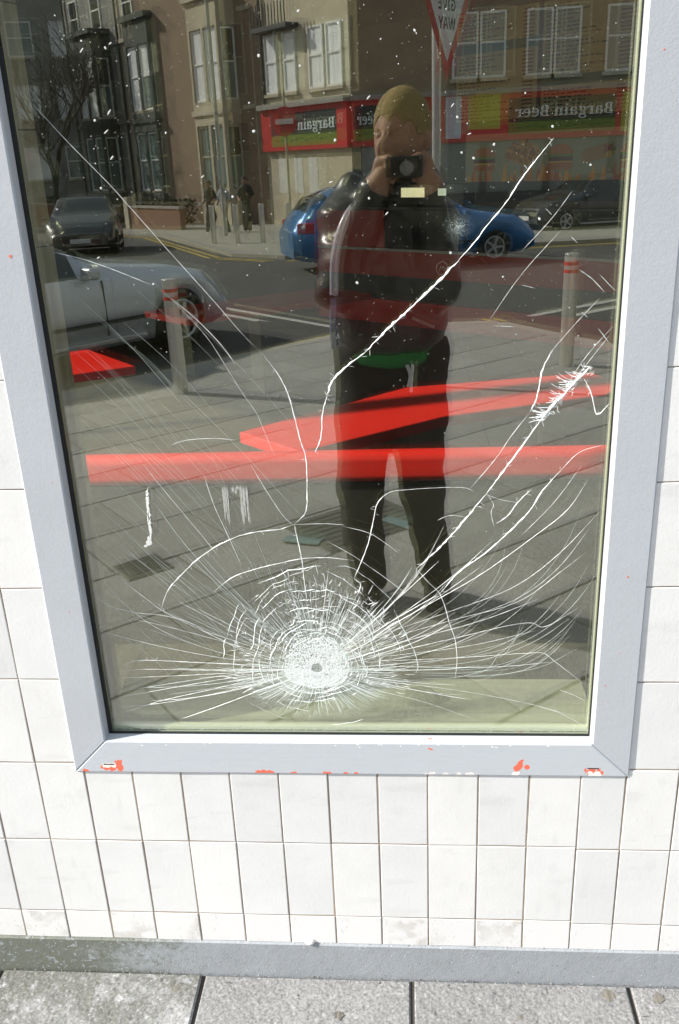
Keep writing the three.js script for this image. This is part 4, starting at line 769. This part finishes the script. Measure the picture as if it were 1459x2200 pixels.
// ------------------------------------------------------------------ cars: front towards +x, base at the ground under the middle
const tyreM = M('tyre', [0.012, 0.012, 0.012], 0.8), rimM = M('alloy_rim', [0.55, 0.55, 0.56], 0.3, { metalness: 0.9 }), carGlass = M('car_window', [0.012, 0.016, 0.016], 0.04, { physical: true, clearcoat: 1 });
function car(name, label, o) {
  const t = thing(name, label, 'car', [o.x, gy(o.z), o.z], o.turn, 'cars on the road'); if (o.pitch) t.rotateZ(o.pitch);
  const { L, W, top, belt, roofW = 0.72 } = o, N = 72, low = 0.19, ring = [], f = (arr, s) => { for (let i = 0; i + 1 < arr.length; i++) if (s <= arr[i + 1][0]) { const k = (s - arr[i][0]) / (arr[i + 1][0] - arr[i][0]), e = k * k * (3 - 2 * k); return lerp(arr[i][1], arr[i + 1][1], lerp(k, e, 0.5)); } return arr[arr.length - 1][1]; };
  const wx = [o.wheels[0], o.wheels[1]];
  for (let i = 0; i <= N; i++) {
    const s = i / N, x = (s - 0.5) * L, yt = f(top, s), yb = Math.min(f(belt, s), yt - 0.02), pin = 1 - 0.2 * Math.pow(Math.abs(2 * s - 1), 5) - 0.05 * Math.pow(Math.abs(2 * s - 1), 14), w = W / 2 * pin, rf = clamp((yt - yb) / 0.45);
    let lo = low + 0.1 * Math.pow(Math.abs(2 * s - 1), 8);
    const rw = lerp(0.86, roofW, rf) * w, arch = wx.reduce((m, q) => Math.max(m, Math.abs(x - q) < 0.355 ? Math.sqrt(0.355 ** 2 - (x - q) ** 2) + 0.3 : 0), 0);
    const sideLow = Math.max(lo, Math.min(arch, yb - 0.08)), mid = lerp(sideLow, yb, 0.55);
    ring.push([[0, lo], [0.8 * w, lo], [0.97 * w, sideLow], [w, mid], [w * 0.985, lerp(mid, yb, 0.7)], [w * 0.955, yb], [lerp(w * 0.94, rw, 0.55), lerp(yb, yt, 0.5)], [rw, lerp(yb, yt, 0.86)], [rw * 0.86, lerp(yb, yt, 0.975)], [rw * 0.5, yt], [0, yt + 0.012]].map(([z, y]) => [x, y, z]));
  }
  const B = new TB(), G = new TB(), K = ring[0].length;
  for (let i = 0; i < N; i++) for (const sg of [1, -1]) for (let k = 0; k + 1 < K; k++) {
    const q = [ring[i][k], ring[i + 1][k], ring[i + 1][k + 1], ring[i][k + 1]].map(([x, y, z]) => [x, y, z * sg]); if (sg > 0) q.reverse();
    const s = (i + 0.5) / N, tall = f(top, s) - f(belt, s) > 0.16;
    const side = (k === 5 || k === 6) && s > o.glass[0] && s < o.glass[1] && !o.pillars.some((p) => Math.abs(s - p) < 0.012) && f(top, s) - f(belt, s) > 0.24;
    const scr = k >= 7 && ((s > o.wind[0] && s < o.wind[1]) || (s > o.rear[0] && s < o.rear[1]));
    ((side || scr) && tall ? G : B).quad(...q);
  }
  const cap = (r, flip) => { for (const sg of [1, -1]) for (let k = 1; k + 1 < K; k++) { const q = [r[0], r[k], r[k + 1]].map(([x, y, z]) => [x, y, z * sg]); if ((sg > 0) !== flip) q.reverse(); B.tri(...q); } };
  cap(ring[0], true); cap(ring[N], false);
  const weld = (T) => { const g = T.geo(), p = g.attributes.position, nn = g.attributes.normal, m = new Map(); for (let i = 0; i < p.count; i++) { const k = [p.getX(i), p.getY(i), p.getZ(i)].map((v) => Math.round(v * 2000)).join(); const a = m.get(k) ?? [0, 0, 0]; a[0] += nn.getX(i); a[1] += nn.getY(i); a[2] += nn.getZ(i); m.set(k, a); } for (let i = 0; i < p.count; i++) { const k = [p.getX(i), p.getY(i), p.getZ(i)].map((v) => Math.round(v * 2000)).join(), a = m.get(k), l = Math.hypot(...a) || 1, own = (a[0] * nn.getX(i) + a[1] * nn.getY(i) + a[2] * nn.getZ(i)) / l; if (own > 0.55) nn.setXYZ(i, a[0] / l, a[1] / l, a[2] / l); } return g; };
  const paint = M('car_paint', o.color, 0.35, { physical: true, metalness: o.metal ?? 0.25, clearcoat: 1, clearcoatRoughness: 0.06 });
  mesh('body', weld(B), paint, t); mesh('windows', weld(G), carGlass, t);
  for (const x of wx) for (const sg of [1, -1]) {
    const w = new THREE.Group(); w.name = 'wheel'; w.position.set(x, 0.315, sg * (W / 2 - 0.12)); t.add(w);
    mesh('tyre', new THREE.TorusGeometry(0.25, 0.068, 12, 36).scale(1, 1, 1.5), tyreM, w); mesh('wheel_well', cyl(0.35, 0.35, 0.02, 30).rotateX(Math.PI / 2).translate(0, 0.02, -sg * 0.12), tyreM, w);
    const spokes = [at(new THREE.TorusGeometry(0.185, 0.018, 8, 32), 0, 0, sg * 0.07), cyl(0.045, 0.045, 0.05, 16).rotateX(Math.PI / 2).translate(0, 0, sg * 0.06)]; for (let k = 0; k < 5; k++) spokes.push(at(rbox(0.16, 0.045, 0.03, 0.01, 1).translate(0.11, 0, 0), 0, 0, sg * 0.066, 0, 0, k * 1.2566));
    mesh('rim', merge(spokes), rimM, w); mesh('brake_disc', cyl(0.16, 0.16, 0.02, 24).rotateX(Math.PI / 2).translate(0, 0, sg * 0.03), M('brake_disc', [0.09, 0.09, 0.09], 0.5), w);
  }
  const headM = M('headlight_glass', [0.7, 0.72, 0.72], 0.08, { metalness: 0.7 }); if (o.lit) headM.emissive = lin(3, 3, 2.8); const tailM = M('tail_lens', [0.45, 0.02, 0.035], 0.2);
  for (const sg of [1, -1]) {
    mesh('headlight', at(rbox(0.34, 0.13, 0.07, 0.03), L / 2 - 0.3, f(belt, 0.95) - 0.1, sg * W * 0.405, 0, sg * 0.42), headM, t);
    mesh('tail_light', at(rbox(0.3, 0.19, 0.07, 0.03), -L / 2 + 0.22, f(belt, 0.05) - 0.1, sg * W * 0.415, 0, -sg * 0.36), tailM, t);
    mesh('wing_mirror', at(rbox(0.12, 0.11, 0.18, 0.035), (o.wind[1] - 0.545) * L, f(belt, o.wind[0]) + 0.04, sg * (W / 2 + 0.05)), paint, t);
    mesh('side_trim', at(rbox(L * 0.44, 0.035, 0.014, 0.005, 1), 0.02, 0.5 * f(belt, 0.5), sg * (W / 2 + 0.001)), MAT.rubber, t);
    mesh('sill_trim', at(rbox(L * 0.42, 0.05, 0.03, 0.01, 1), 0.02, 0.24, sg * (W / 2 - 0.02)), M('sill_chrome', [0.5, 0.5, 0.5], 0.3, { metalness: 0.8 }), t);
  }
  mesh('grille', rbox(0.06, 0.16, W * 0.5, 0.02).translate(L / 2 - 0.03, 0.42, 0), MAT.black, t); mesh('number_plate', rbox(0.012, 0.11, 0.5, 0.004, 1).translate(L / 2 + 0.004, 0.4, 0), M('plate_white', [0.6, 0.6, 0.58], 0.5), t);
  for (const s of o.doors) for (const sg of [1, -1]) mesh('door_seam', box((s - 0.5) * L - 0.004, 0.3, sg > 0 ? W / 2 - 0.03 : -W / 2 - 0.0022, (s - 0.5) * L + 0.004, f(belt, s) - 0.04, sg > 0 ? W / 2 + 0.0022 : -W / 2 + 0.03), MAT.rubber, t);
  return t;
}
const HATCH = { top: [[0, 0.72], [0.03, 0.95], [0.1, 1.3], [0.2, 1.44], [0.42, 1.48], [0.56, 1.42], [0.72, 0.98], [0.9, 0.86], [0.97, 0.72], [1, 0.55]], belt: [[0, 0.66], [0.05, 0.9], [0.5, 0.9], [0.72, 0.9], [0.9, 0.82], [1, 0.5]], glass: [0.12, 0.66], pillars: [0.26, 0.45], wind: [0.565, 0.72], rear: [0.035, 0.14], doors: [0.3, 0.46, 0.68] };
const COUPE = { top: [[0, 0.6], [0.03, 0.84], [0.14, 0.94], [0.32, 1.25], [0.48, 1.27], [0.62, 0.94], [0.8, 0.86], [0.93, 0.75], [0.98, 0.62], [1, 0.45]], belt: [[0, 0.55], [0.05, 0.8], [0.35, 0.84], [0.64, 0.84], [0.9, 0.72], [1, 0.42]], glass: [0.24, 0.58], pillars: [0.3], wind: [0.485, 0.62], rear: [0.15, 0.33], doors: [0.34, 0.61] };
const dirTurn = (dx, dz) => -Math.atan2(dz, dx);
{ // silver coupe at the kerb: near front wheel by (-2.2, 7.4)
  const d = [0.62, 0.785], n = [-d[1], d[0]], L = 4.2, W = 1.72, wf = 1.36, base = [-2.28, 7.42];
  const c = [base[0] - d[0] * wf + n[0] * (W / 2 - 0.1), base[1] - d[1] * wf + n[1] * (W / 2 - 0.1)];
  car('silver_car', 'silver coupe with alloy wheels standing along the near kerb', { ...COUPE, L, W, x: c[0], z: c[1], turn: dirTurn(...d), color: [0.6, 0.63, 0.67], metal: 0.4, wheels: [-1.2, wf] });
}
car('blue_car', 'bright blue hatchback crossing the junction behind the photographer', { ...HATCH, L: 4.6, W: 1.82, x: 0.02, z: 16.05, turn: dirTurn(0.953, 0.303), pitch: -0.0076, color: [0.012, 0.15, 0.4], metal: 0.25, wheels: [-1.4, 1.42] });
car('black_car', 'dark car with bright headlamps coming along the side street', { ...HATCH, L: 4.3, W: 1.82, x: -8.6, z: 23.2, turn: dirTurn(0.25, -0.97), pitch: 0.0243, lit: true, color: [0.012, 0.015, 0.016], metal: 0.2, wheels: [-1.3, 1.35] });
car('dark_parked_car', 'dark grey car with chrome headlamps on the far right', { ...HATCH, L: 4.3, W: 1.8, x: 5.2, z: 25.4, turn: dirTurn(-0.9, -0.42), pitch: 0.0105, color: [0.03, 0.036, 0.04], metal: 0.2, wheels: [-1.3, 1.35] });

// ------------------------------------------------------------------ walkers on the far pavement
function walker(x, z, turn, h, top, legsM, label, stride) {
  const p = thing('person', label, 'person', [x, gy(z) + 0.08, z], turn, 'people walking across the road'), k = h / 1.72;
  const ch = [[[0, 0.92, 0, 0.11], [0.06, 0.5, -0.12 * stride, 0.07], [0.07, 0.06, 0.1 * stride, 0.05]], [[0, 0.92, 0, 0.11], [-0.06, 0.5, 0.1 * stride, 0.07], [-0.07, 0.06, 0.26 * stride, 0.05]], [[0, 0.95, 0, 0.13], [0, 1.36, 0, 0.14], [0, 1.5, 0, 0.06], [0, 1.6, -0.01, 0.095]], [[0.15, 1.38, 0, 0.055], [0.24, 1.12, 0.05, 0.045], [0.2, 0.98, -0.16, 0.035]], [[-0.15, 1.38, 0, 0.055], [-0.24, 1.12, 0.05, 0.045], [-0.2, 0.98, -0.16, 0.035]]];
  const sc = (g) => g.scale(k, k, k);
  mesh('body', sc(nets(bodyField(ch, 0.04), [-0.36, -0.02, -0.36], [0.36, 1.76, 0.44], 0.024)), skinM, p);
  mesh('top', sc(nets((a, b, c) => Math.max(bodyField([[[0, 0.92, 0, 0.15], [0, 1.36, 0, 0.165]], [[0.15, 1.36, 0, 0.075], [0.23, 1.16, 0.04, 0.062]], [[-0.15, 1.36, 0, 0.075], [-0.23, 1.16, 0.04, 0.062]]], 0.04)(a, b, c), 0.86 - b), [-0.36, 0.8, -0.3], [0.36, 1.56, 0.3], 0.026)), top, p);
  mesh('trousers', sc(nets(bodyField(ch.slice(0, 2).map((c, i) => c.map((q) => [q[0], q[1] + 0.03, q[2], q[3] + 0.02])), 0.04), [-0.3, 0, -0.4], [0.3, 1.1, 0.45], 0.026)), legsM, p);
  mesh('hair', sc(nets((a, b, c) => Math.max(Math.hypot(a, b - 1.63, c - 0.015) - 0.108, -(b - 1.56 + 0.6 * (c + 0.02)) * 0.7), [-0.15, 1.4, -0.15], [0.15, 1.78, 0.16], 0.02)), M('dark_hair', [0.03, 0.022, 0.016], 0.8), p);
}
walker(-5.95, 29.3, 0.3, 1.6, M('grey_blue_top', [0.24, 0.28, 0.3], 0.8), M('black_leggings', [0.015, 0.015, 0.016], 0.8), 'walker in a grey blue top and dark leggings by the far bollards', 1);
walker(-5.3, 29.8, -0.2, 1.75, M('black_coat', [0.014, 0.014, 0.015], 0.8), M('brown_trousers', [0.05, 0.04, 0.036], 0.8), 'walker all in black beside the one in grey blue', 0.6);
walker(-6.6, 30.2, 0.5, 1.68, M('black_coat', [0.014, 0.014, 0.015], 0.8), M('dark_jeans', [0.02, 0.024, 0.03], 0.8), 'walker in black on the left of the one in grey blue', -0.7);

// ------------------------------------------------------------------ across the road
{
  const g = [[-2.6, 18.3], [4.6, 20], [40, 28.5], [40, 80], [-46, 80], [-36, 62], [-16, 39.5], [-11, 33.6], [-8.5, 30.2], [-5.1, 22.2], [-4.0, 19.6]];
  struct(mesh('far_pavement', slope(ground(g, 0.02, 0.1)), M('far_paving', [0.3, 0.295, 0.27], 0.9, { map: rep(texStone, 0.7) })));
  const yl = new TB(); const line = (pts, o) => { for (let i = 0; i + 1 < pts.length; i++) { const [a, b] = [pts[i], pts[i + 1]], l = Math.hypot(b[0] - a[0], b[1] - a[1]), nx = -(b[1] - a[1]) / l, nz = (b[0] - a[0]) / l; const P = (q, k) => [q[0] + nx * k, gy(q[1] + nz * k) + 0.005, q[1] + nz * k]; yl.quad(P(a, o), P(b, o), P(b, o + 0.1), P(a, o + 0.1)); } };
  for (const o of [0.25, 0.47]) line([[-11, 33.6], [-8.5, 30.2], [-5.1, 22.2], [-4.0, 19.6], [-2.6, 18.3], [4.6, 20], [14, 22.3]].reverse(), o);
  const r = scene.getObjectByName('road'); mesh('yellow_line', yl.geo(), MAT.yellow, r);
}
const stone = (c, s = 0.5) => M('house_stone', c, 0.9, { map: rep(texStone, s) });
const HM = { sand: stone([0.5, 0.455, 0.355]), buff: stone([0.54, 0.49, 0.385]), grey: stone([0.32, 0.32, 0.3]), dark: stone([0.085, 0.1, 0.092]), sash: M('white_sash', [0.74, 0.75, 0.72], 0.5), cream: stone([0.52, 0.48, 0.38]), slate: M('slate', [0.06, 0.065, 0.07], 0.7), brick: stone([0.22, 0.12, 0.085], 1.2), red: M('shop_red', [0.5, 0.025, 0.03], 0.4), winM: M('house_glass', [0.03, 0.035, 0.035], 0.03, { metalness: 0, physical: true, clearcoat: 1, clearcoatRoughness: 0.02, ior: 2.2 }) };
// a sash window: glass set back in a frame with a meeting rail; wall plane at local z = 0, outward +z
HM.blind = M('glass_over_white_blind', [0.84, 0.86, 0.87], 0.15, { physical: true, clearcoat: 1, clearcoatRoughness: 0.02 }); HM.net = M('glass_over_net_curtain', [0.14, 0.19, 0.185], 0.1, { physical: true, clearcoat: 1, clearcoatRoughness: 0.02 });
function sash(parent, x, y, w, h, frameM = HM.sash, gl = HM.winM, gl2 = gl, name = 'window') {
  const f = 0.07, fr = merge([box(x - w / 2, y, -0.05, x - w / 2 + f, y + h, 0.03), box(x + w / 2 - f, y, -0.05, x + w / 2, y + h, 0.03), box(x - w / 2 + f, y, -0.05, x + w / 2 - f, y + f, 0.03), box(x - w / 2 + f, y + h - f, -0.05, x + w / 2 - f, y + h, 0.03), box(x - w / 2 + f, y + h * 0.52, -0.05, x + w / 2 - f, y + h * 0.52 + 0.06, 0.025)]);
  const o = mesh(name, fr, frameM, parent);
  mesh('pane', box(x - w / 2 + f * 0.6, y + f * 0.6, -0.06, x + w / 2 - f * 0.6, y + h * 0.52 + 0.03, -0.02), gl2, o); mesh('pane', box(x - w / 2 + f * 0.6, y + h * 0.52 + 0.032, -0.055, x + w / 2 - f * 0.6, y + h - f * 0.6, -0.012), gl, o);
  mesh('sill', box(x - w / 2 - 0.08, y - 0.11, -0.04, x + w / 2 + 0.08, y - 0.002, 0.09), HM.cream, o);
  return o;
}
// house: local x along the front, local +z outward (towards the street), origin at the front's right end seen from the street
const tDir = [-0.68, 0.733], tTurn = Math.atan2(-tDir[1], tDir[0]);   // the terrace runs away to the left; local x follows it, local +z faces the street
function house(s, label) { return thing('terrace_house', label, 'house', [-5.3 + tDir[0] * s, 0.02, 35.3 + tDir[1] * s], tTurn, 'bay windowed terrace houses'); }
const houseSpecs = [[0.4, 5.4, HM.buff, HM.sand, 'sandstone terrace house with a cream framed ground floor bay next to the shop'], [5.8, 5.4, HM.sand, HM.dark, 'middle terrace house with a dark painted two storey bay'], [11.2, 5.6, HM.grey, HM.dark, 'terrace house with a dark bay farthest from the shop']];
houseSpecs.forEach(([s, w, wm, bm, label], i) => {
  const h = house(s, label), H = 9.6;
  mesh('wall', box(0, -1.6, -6, w, H, 0), wm, h); mesh('roof', plate([[0, 0], [6.2, 0], [3.1, 2.6]], w + 0.2, 0).rotateY(Math.PI / 2).translate(-0.1, H, 0.1), HM.slate, h);
  for (const y of [3.55, 6.9]) mesh('string_course', box(-0.002, y, 0.001, w + 0.002, y + 0.16, 0.12), wm, h);
  // two storey box bay
  const b0 = 0.95, b1 = 3.1, d = 0.95;
  const bay = mesh('bay', merge([box(b0, -1.5, 0.002, b1, 0.6, d), box(b0, 3.05, 0.002, b1, 3.9, d), box(b0, 6.45, 0.002, b1, 7.4, d), ...[[0.6, 3.05], [3.9, 6.45]].flatMap(([y0, y1]) => [box(b0, y0, d - 0.16, b0 + 0.13, y1, d), box((b0 + b1) / 2 - 0.09, y0, d - 0.16, (b0 + b1) / 2 + 0.09, y1, d), box(b1 - 0.13, y0, d - 0.16, b1, y1, d), box(b1 - 0.13, y0, 0.002, b1, y1, 0.13), box(b0, y0, 0.002, b0 + 0.13, y1, 0.13)])]), bm, h);
  mesh('bay_cornice', merge([box(b0 - 0.12, 7.4, 0.002, b1 + 0.12, 7.62, d + 0.14), box(b0 - 0.08, 3.42, 0.003, b1 + 0.08, 3.6, d + 0.08)]), i === 0 ? HM.cream : bm, h);
  for (const [y, hh] of [[0.62, 2.41], [3.92, 2.51]]) {
    const fm = i === 0 && y < 1 ? HM.cream : HM.sash, k = (b1 - b0) / 2;
    const front = new THREE.Group(); front.name = 'bay_front'; front.position.z = d - 0.09; h.add(front);
    sash(front, b0 + k * 0.5 + 0.03, y, k - 0.25, hh, fm, y < 1 ? HM.net : HM.blind, y < 1 || i === 1 ? HM.net : HM.blind); sash(front, b0 + k * 1.5 - 0.03, y, k - 0.25, hh, fm, y < 1 ? HM.net : HM.blind, y < 1 ? HM.net : HM.blind);
    const side = new THREE.Group(); side.name = 'bay_side'; side.position.set(b0 + 0.07, 0, d / 2); side.rotation.y = -Math.PI / 2; h.add(side); sash(side, 0, y, d - 0.3, hh, fm, HM.winM, HM.net);
  }
  mesh('downpipe', cyl(0.055, 0.055, H + 0.6, 12).translate(w - 0.1, H / 2 - 0.3, 0.1), HM.slate, h);
  for (const y of [0.3, 3.2]) for (let k = 0; k < 10; k++) mesh('quoin', box(0.002, y + k * 0.33, 0.001, k % 2 ? 0.32 : 0.22, y + 0.3 + k * 0.33, 0.045), HM.cream, h);
  // door and window of the flat part
  const door = mesh('door', box(w - 1.75, 0.15, 0.001, w - 0.75, 2.5, 0.05), M('door_paint', [[0.03, 0.05, 0.05], [0.12, 0.02, 0.02], [0.02, 0.03, 0.06]][i], 0.4), h); mesh('fanlight', box(w - 1.7, 2.55, 0.002, w - 0.8, 3.0, 0.04), HM.winM, door); mesh('step', box(w - 1.95, 0, 0.003, w - 0.55, 0.14, 0.5), HM.grey, door);
  const win = new THREE.Group(); win.name = 'upper_windows'; win.position.z = 0.03; h.add(win); sash(win, w - 1.2, 4.1, 0.95, 2.2, HM.sash, HM.blind); sash(win, w - 1.2, 7.5, 0.95, 1.7); sash(win, 2, 7.7, 1.0, 1.5);
  // front garden wall
  const wl = thing('garden_wall', ['low brick garden wall in front of the cream bay', 'low brick garden wall in front of the middle house', 'low brick garden wall in front of the farthest house'][i], 'wall', [0, 0, 0], 0, 'front garden walls');
  wl.position.copy(h.position).setY(-0.85); wl.rotation.copy(h.rotation); mesh('brickwork', box(0, 0, 3.6, w - 1.3, 1.0, 3.82), HM.brick, wl); mesh('coping', box(-0.04, 1.0, 3.56, w - 1.26, 1.08, 3.86), HM.grey, wl);
  mesh('gate_pier', box(w - 1.3, 0, 3.55, w - 0.95, 1.4, 3.88), HM.cream, wl);
  const hd = mesh('clipped_hedge', (() => { const T = []; for (let k = 0; k < 900; k++) T.push(at(new THREE.PlaneGeometry(0.11, 0.07), rr(0.2, w - 1.5), rr(0.3, 1.25), rr(2.9, 3.4), rnd() * 6, rnd() * 6, rnd() * 6)); return merge(T); })(), M('hedge_leaf', [0.05, 0.05, 0.025], 0.8));
  hd.position.copy(h.position).setY(-0.75); hd.rotation.copy(h.rotation); tag(hd, ['ragged brown green hedge behind the wall of the cream bay', 'ragged brown green hedge behind the middle garden wall', 'ragged brown green hedge behind the farthest garden wall'][i], 'hedge', 'front garden hedges');
});
{ // corner shop: a splayed face with its own sign and a long front parallel to ours
  const shop = thing('corner_shop', 'sandstone corner building with a red shopfront and lettered fascia across the road', 'shop', [-1.75, 0.02, 31.5]);
  // main front: local +x to our right as seen from us; outward is -z (towards us)
  const front = (name, x0, y0, z0, x1, y1, z1, m, par = shop) => mesh(name, box(x0, y0, z0, x1, y1, z1), m, par);
  const pts = [[0, 0], [13, 0], [13, 9], [-9.5, 9], [-3.45, 3.72]]; // x, z
  const sh = new THREE.Shape(pts.map(([x, z]) => new THREE.Vector2(x, -z))), bg = new THREE.ExtrudeGeometry(sh, { depth: 11, bevelEnabled: false }); bg.rotateX(-Math.PI / 2); bg.translate(0, -1.4, 0);
  mesh('wall', bg, stone([0.3, 0.225, 0.165], 0.4), shop);
  front('fascia', 0.02, 1.98, -0.16, 13, 3.42, -0.002, HM.red); front('fascia_cornice', -0.02, 3.42, -0.3, 13, 3.58, -0.001, HM.grey); front('shopfront_shutter', 0.3, 0.35, -0.06, 12.8, 1.96, -0.003, M('grey_shutter', [0.2, 0.215, 0.21], 0.5)); front('stall_riser', 0.02, -1.2, -0.1, 13, 0.34, -0.002, HM.slate);
  for (let x = 0.02; x < 13; x += 2.15) front('pilaster', x, 0.34, -0.13, x + 0.22, 1.975, -0.004, HM.slate);
  const sign = (draw, W, H) => M('shop_sign_print', null, 0.45, { map: canvasTex(W, H, draw) });
  const bbeer = sign((c, W, H) => { c.fillStyle = '#20282a'; c.fillRect(0, 0, W, H * 0.66); c.fillStyle = '#6a7a2c'; c.fillRect(0, H * 0.66, W, H * 0.34); c.fillStyle = '#c9d2d2'; c.font = 'bold 108px serif'; c.fillText('Bargain Beer', 14, H * 0.53); c.fillStyle = '#2a3012'; for (let i = 0; i < 12; i++) c.fillRect(30 + i * 58, H * 0.76 + (i % 3) * 6, 40, 8); c.font = '22px sans-serif'; }, 768, 256);
  const put = (name, m, x, y, w, h, par = shop, z = -0.165, ry = Math.PI) => { const o = mesh(name, new THREE.PlaneGeometry(w, h), m, par); o.position.set(x, y, z); o.rotation.y = ry; return o; };
  put('fascia_sign', bbeer, 7.0, 2.7, 3.5, 1.1); put('fascia_sign', bbeer, 1.2, 2.7, 2.3, 1.1);
  put('yellow_panel', M('yellow_panel', [0.42, 0.4, 0.06], 0.6), 4.45, 2.95, 1.05, 1.2); put('yellow_panel', M('yellow_panel', [0.42, 0.4, 0.06], 0.6), 9.55, 2.7, 1.2, 1.2); put('white_panel', M('white_panel', [0.5, 0.56, 0.62], 0.5), 3.42, 2.75, 0.52, 1.3);
  const wf = new THREE.Group(); wf.name = 'front_windows'; wf.rotation.y = Math.PI; wf.position.z = -0.035; shop.add(wf);
  for (const x of [-4.25, -6.65, -9.2, -11.4]) { sash(wf, x - 0.45, 3.92, 0.85, 1.95); sash(wf, x + 0.45, 3.92, 0.85, 1.95); }
  for (const x of [-4.25, -6.65, -9.2, -11.4]) sash(wf, x, 7.2, 1.4, 1.8);
  // splayed face: its own frame, x growing to the right seen from the street
  const sp = thing('corner_shopfront', 'red shop sign and upper windows on the splayed corner of the building', 'shopfront', [-1.75, 0.02, 31.5], Math.atan2(-3.72, -3.45));
  const SL = Math.hypot(3.45, 3.72);
  mesh('fascia', box(0, 1.98, 0.002, SL, 3.42, 0.24), HM.red, sp); mesh('fascia_cornice', box(-0.05, 3.42, 0.002, SL + 0.05, 3.6, 0.4), HM.grey, sp); mesh('lower_wall', box(0, -1.3, 0.002, SL, 1.97, 0.05), HM.sand, sp);
  mesh('fascia_sign', new THREE.PlaneGeometry(3.9, 1.12), bbeer, sp).position.set(2.5, 2.68, 0.2445);
  for (const x of [2.2, 3.1, 4.1]) mesh('wall_poster', box(x - 0.26, 0.5, 0.052, x + 0.26, 1.72, 0.06), M('poster_white', [0.55, 0.56, 0.54], 0.6), sp);
  mesh('upper_wall', box(0.001, 3.61, 0.002, SL - 0.001, 9.58, 0.03), HM.buff, sp); mesh('downpipe', cyl(0.06, 0.06, 6, 12).translate(SL - 0.12, 6.6, 0.12), HM.slate, sp);
  const up = new THREE.Group(); up.name = 'upper_windows'; up.position.z = 0.062; sp.add(up); for (const [x, w] of [[4.45, 0.75], [3.3, 0.75], [1.75, 0.85], [0.75, 0.85]]) sash(up, x, 3.95, w, 1.95, HM.sash, HM.blind);
  mesh('balcony', merge([box(2.7, 5.95, 0.002, 4.9, 6.1, 0.6), ...Array.from({ length: 12 }, (_, k) => box(2.75 + k * 0.19, 6.1, 0.55, 2.78 + k * 0.19, 6.8, 0.58))]), HM.slate, sp);
}
{ // buildings closing the side street at the far left
  const flat = (name, label, x, z, turn, w, h, m, floors, cols, cat) => { const b = thing(name, label, cat, [x, 0, z], turn); mesh('wall', box(-w / 2, -2.5, -8, w / 2, h, 0), m, b); const g = new THREE.Group(); g.name = 'windows'; g.position.z = 0.03; b.add(g); for (let f = 0; f < floors; f++) for (let c = 0; c < cols; c++) sash(g, (c + 0.5 - cols / 2) * w / cols, 1.2 + f * 3.1, 1.35, 1.7, HM.sash, (f + c) % 3 ? HM.blind : HM.net); mesh('parapet', box(-w / 2 - 0.1, h, -8.1, w / 2 + 0.1, h + 0.3, 0.15), HM.grey, b); return b; };
  flat('grey_flats', 'grey rendered flats with white sash windows behind the bare tree', -21.5, 50.5, Math.PI - 0.35, 9, 12.5, HM.grey, 4, 4, 'building');
  flat('brick_block', 'red brown brick block at the far left end of the side street', -29.5, 46, Math.PI - 0.75, 9, 13, stone([0.26, 0.19, 0.135], 0.6), 4, 4, 'building');
}
{ // bare winter tree
  const t = thing('bare_tree', 'leafless tree with tangled dark twigs in front of the grey flats', 'tree', [-16.4, gy(41.5) + 0.06, 41.5]);
  const trunk = [], twigs = [];
  const limb = (p, d, l, r, depth) => {
    const pts = [p.clone()], q = p.clone(), dd = d.clone();
    for (let k = 0; k < 4; k++) { dd.add(new THREE.Vector3(rr(-0.25, 0.25), rr(-0.1, 0.2), rr(-0.25, 0.25))).normalize(); q.addScaledVector(dd, l / 4); pts.push(q.clone()); }
    const g = new THREE.TubeGeometry(new THREE.CatmullRomCurve3(pts), 6, r, depth > 2 ? 4 : 6); (depth < 2 ? trunk : twigs).push(g);
    if (depth >= 4) return; const n = 5; for (let k = 0; k < n; k++) { const i = 1 + Math.floor(rr(0.8, 3.99)), nd = dd.clone().add(new THREE.Vector3(rr(-1, 1), rr(-0.25, 0.7), rr(-1, 1))).normalize(); limb(pts[Math.min(4, i)], nd, l * rr(0.55, 0.8), r * 0.55, depth + 1); }
  };
  limb(new THREE.Vector3(0, 0, 0), new THREE.Vector3(0, 1, 0), 3.4, 0.1, 0);
  const bark = M('bark', [0.045, 0.04, 0.034], 0.9); mesh('trunk', merge(trunk), bark, t); mesh('twigs', merge(twigs), bark, t);
}
renderer.render(scene, camera);
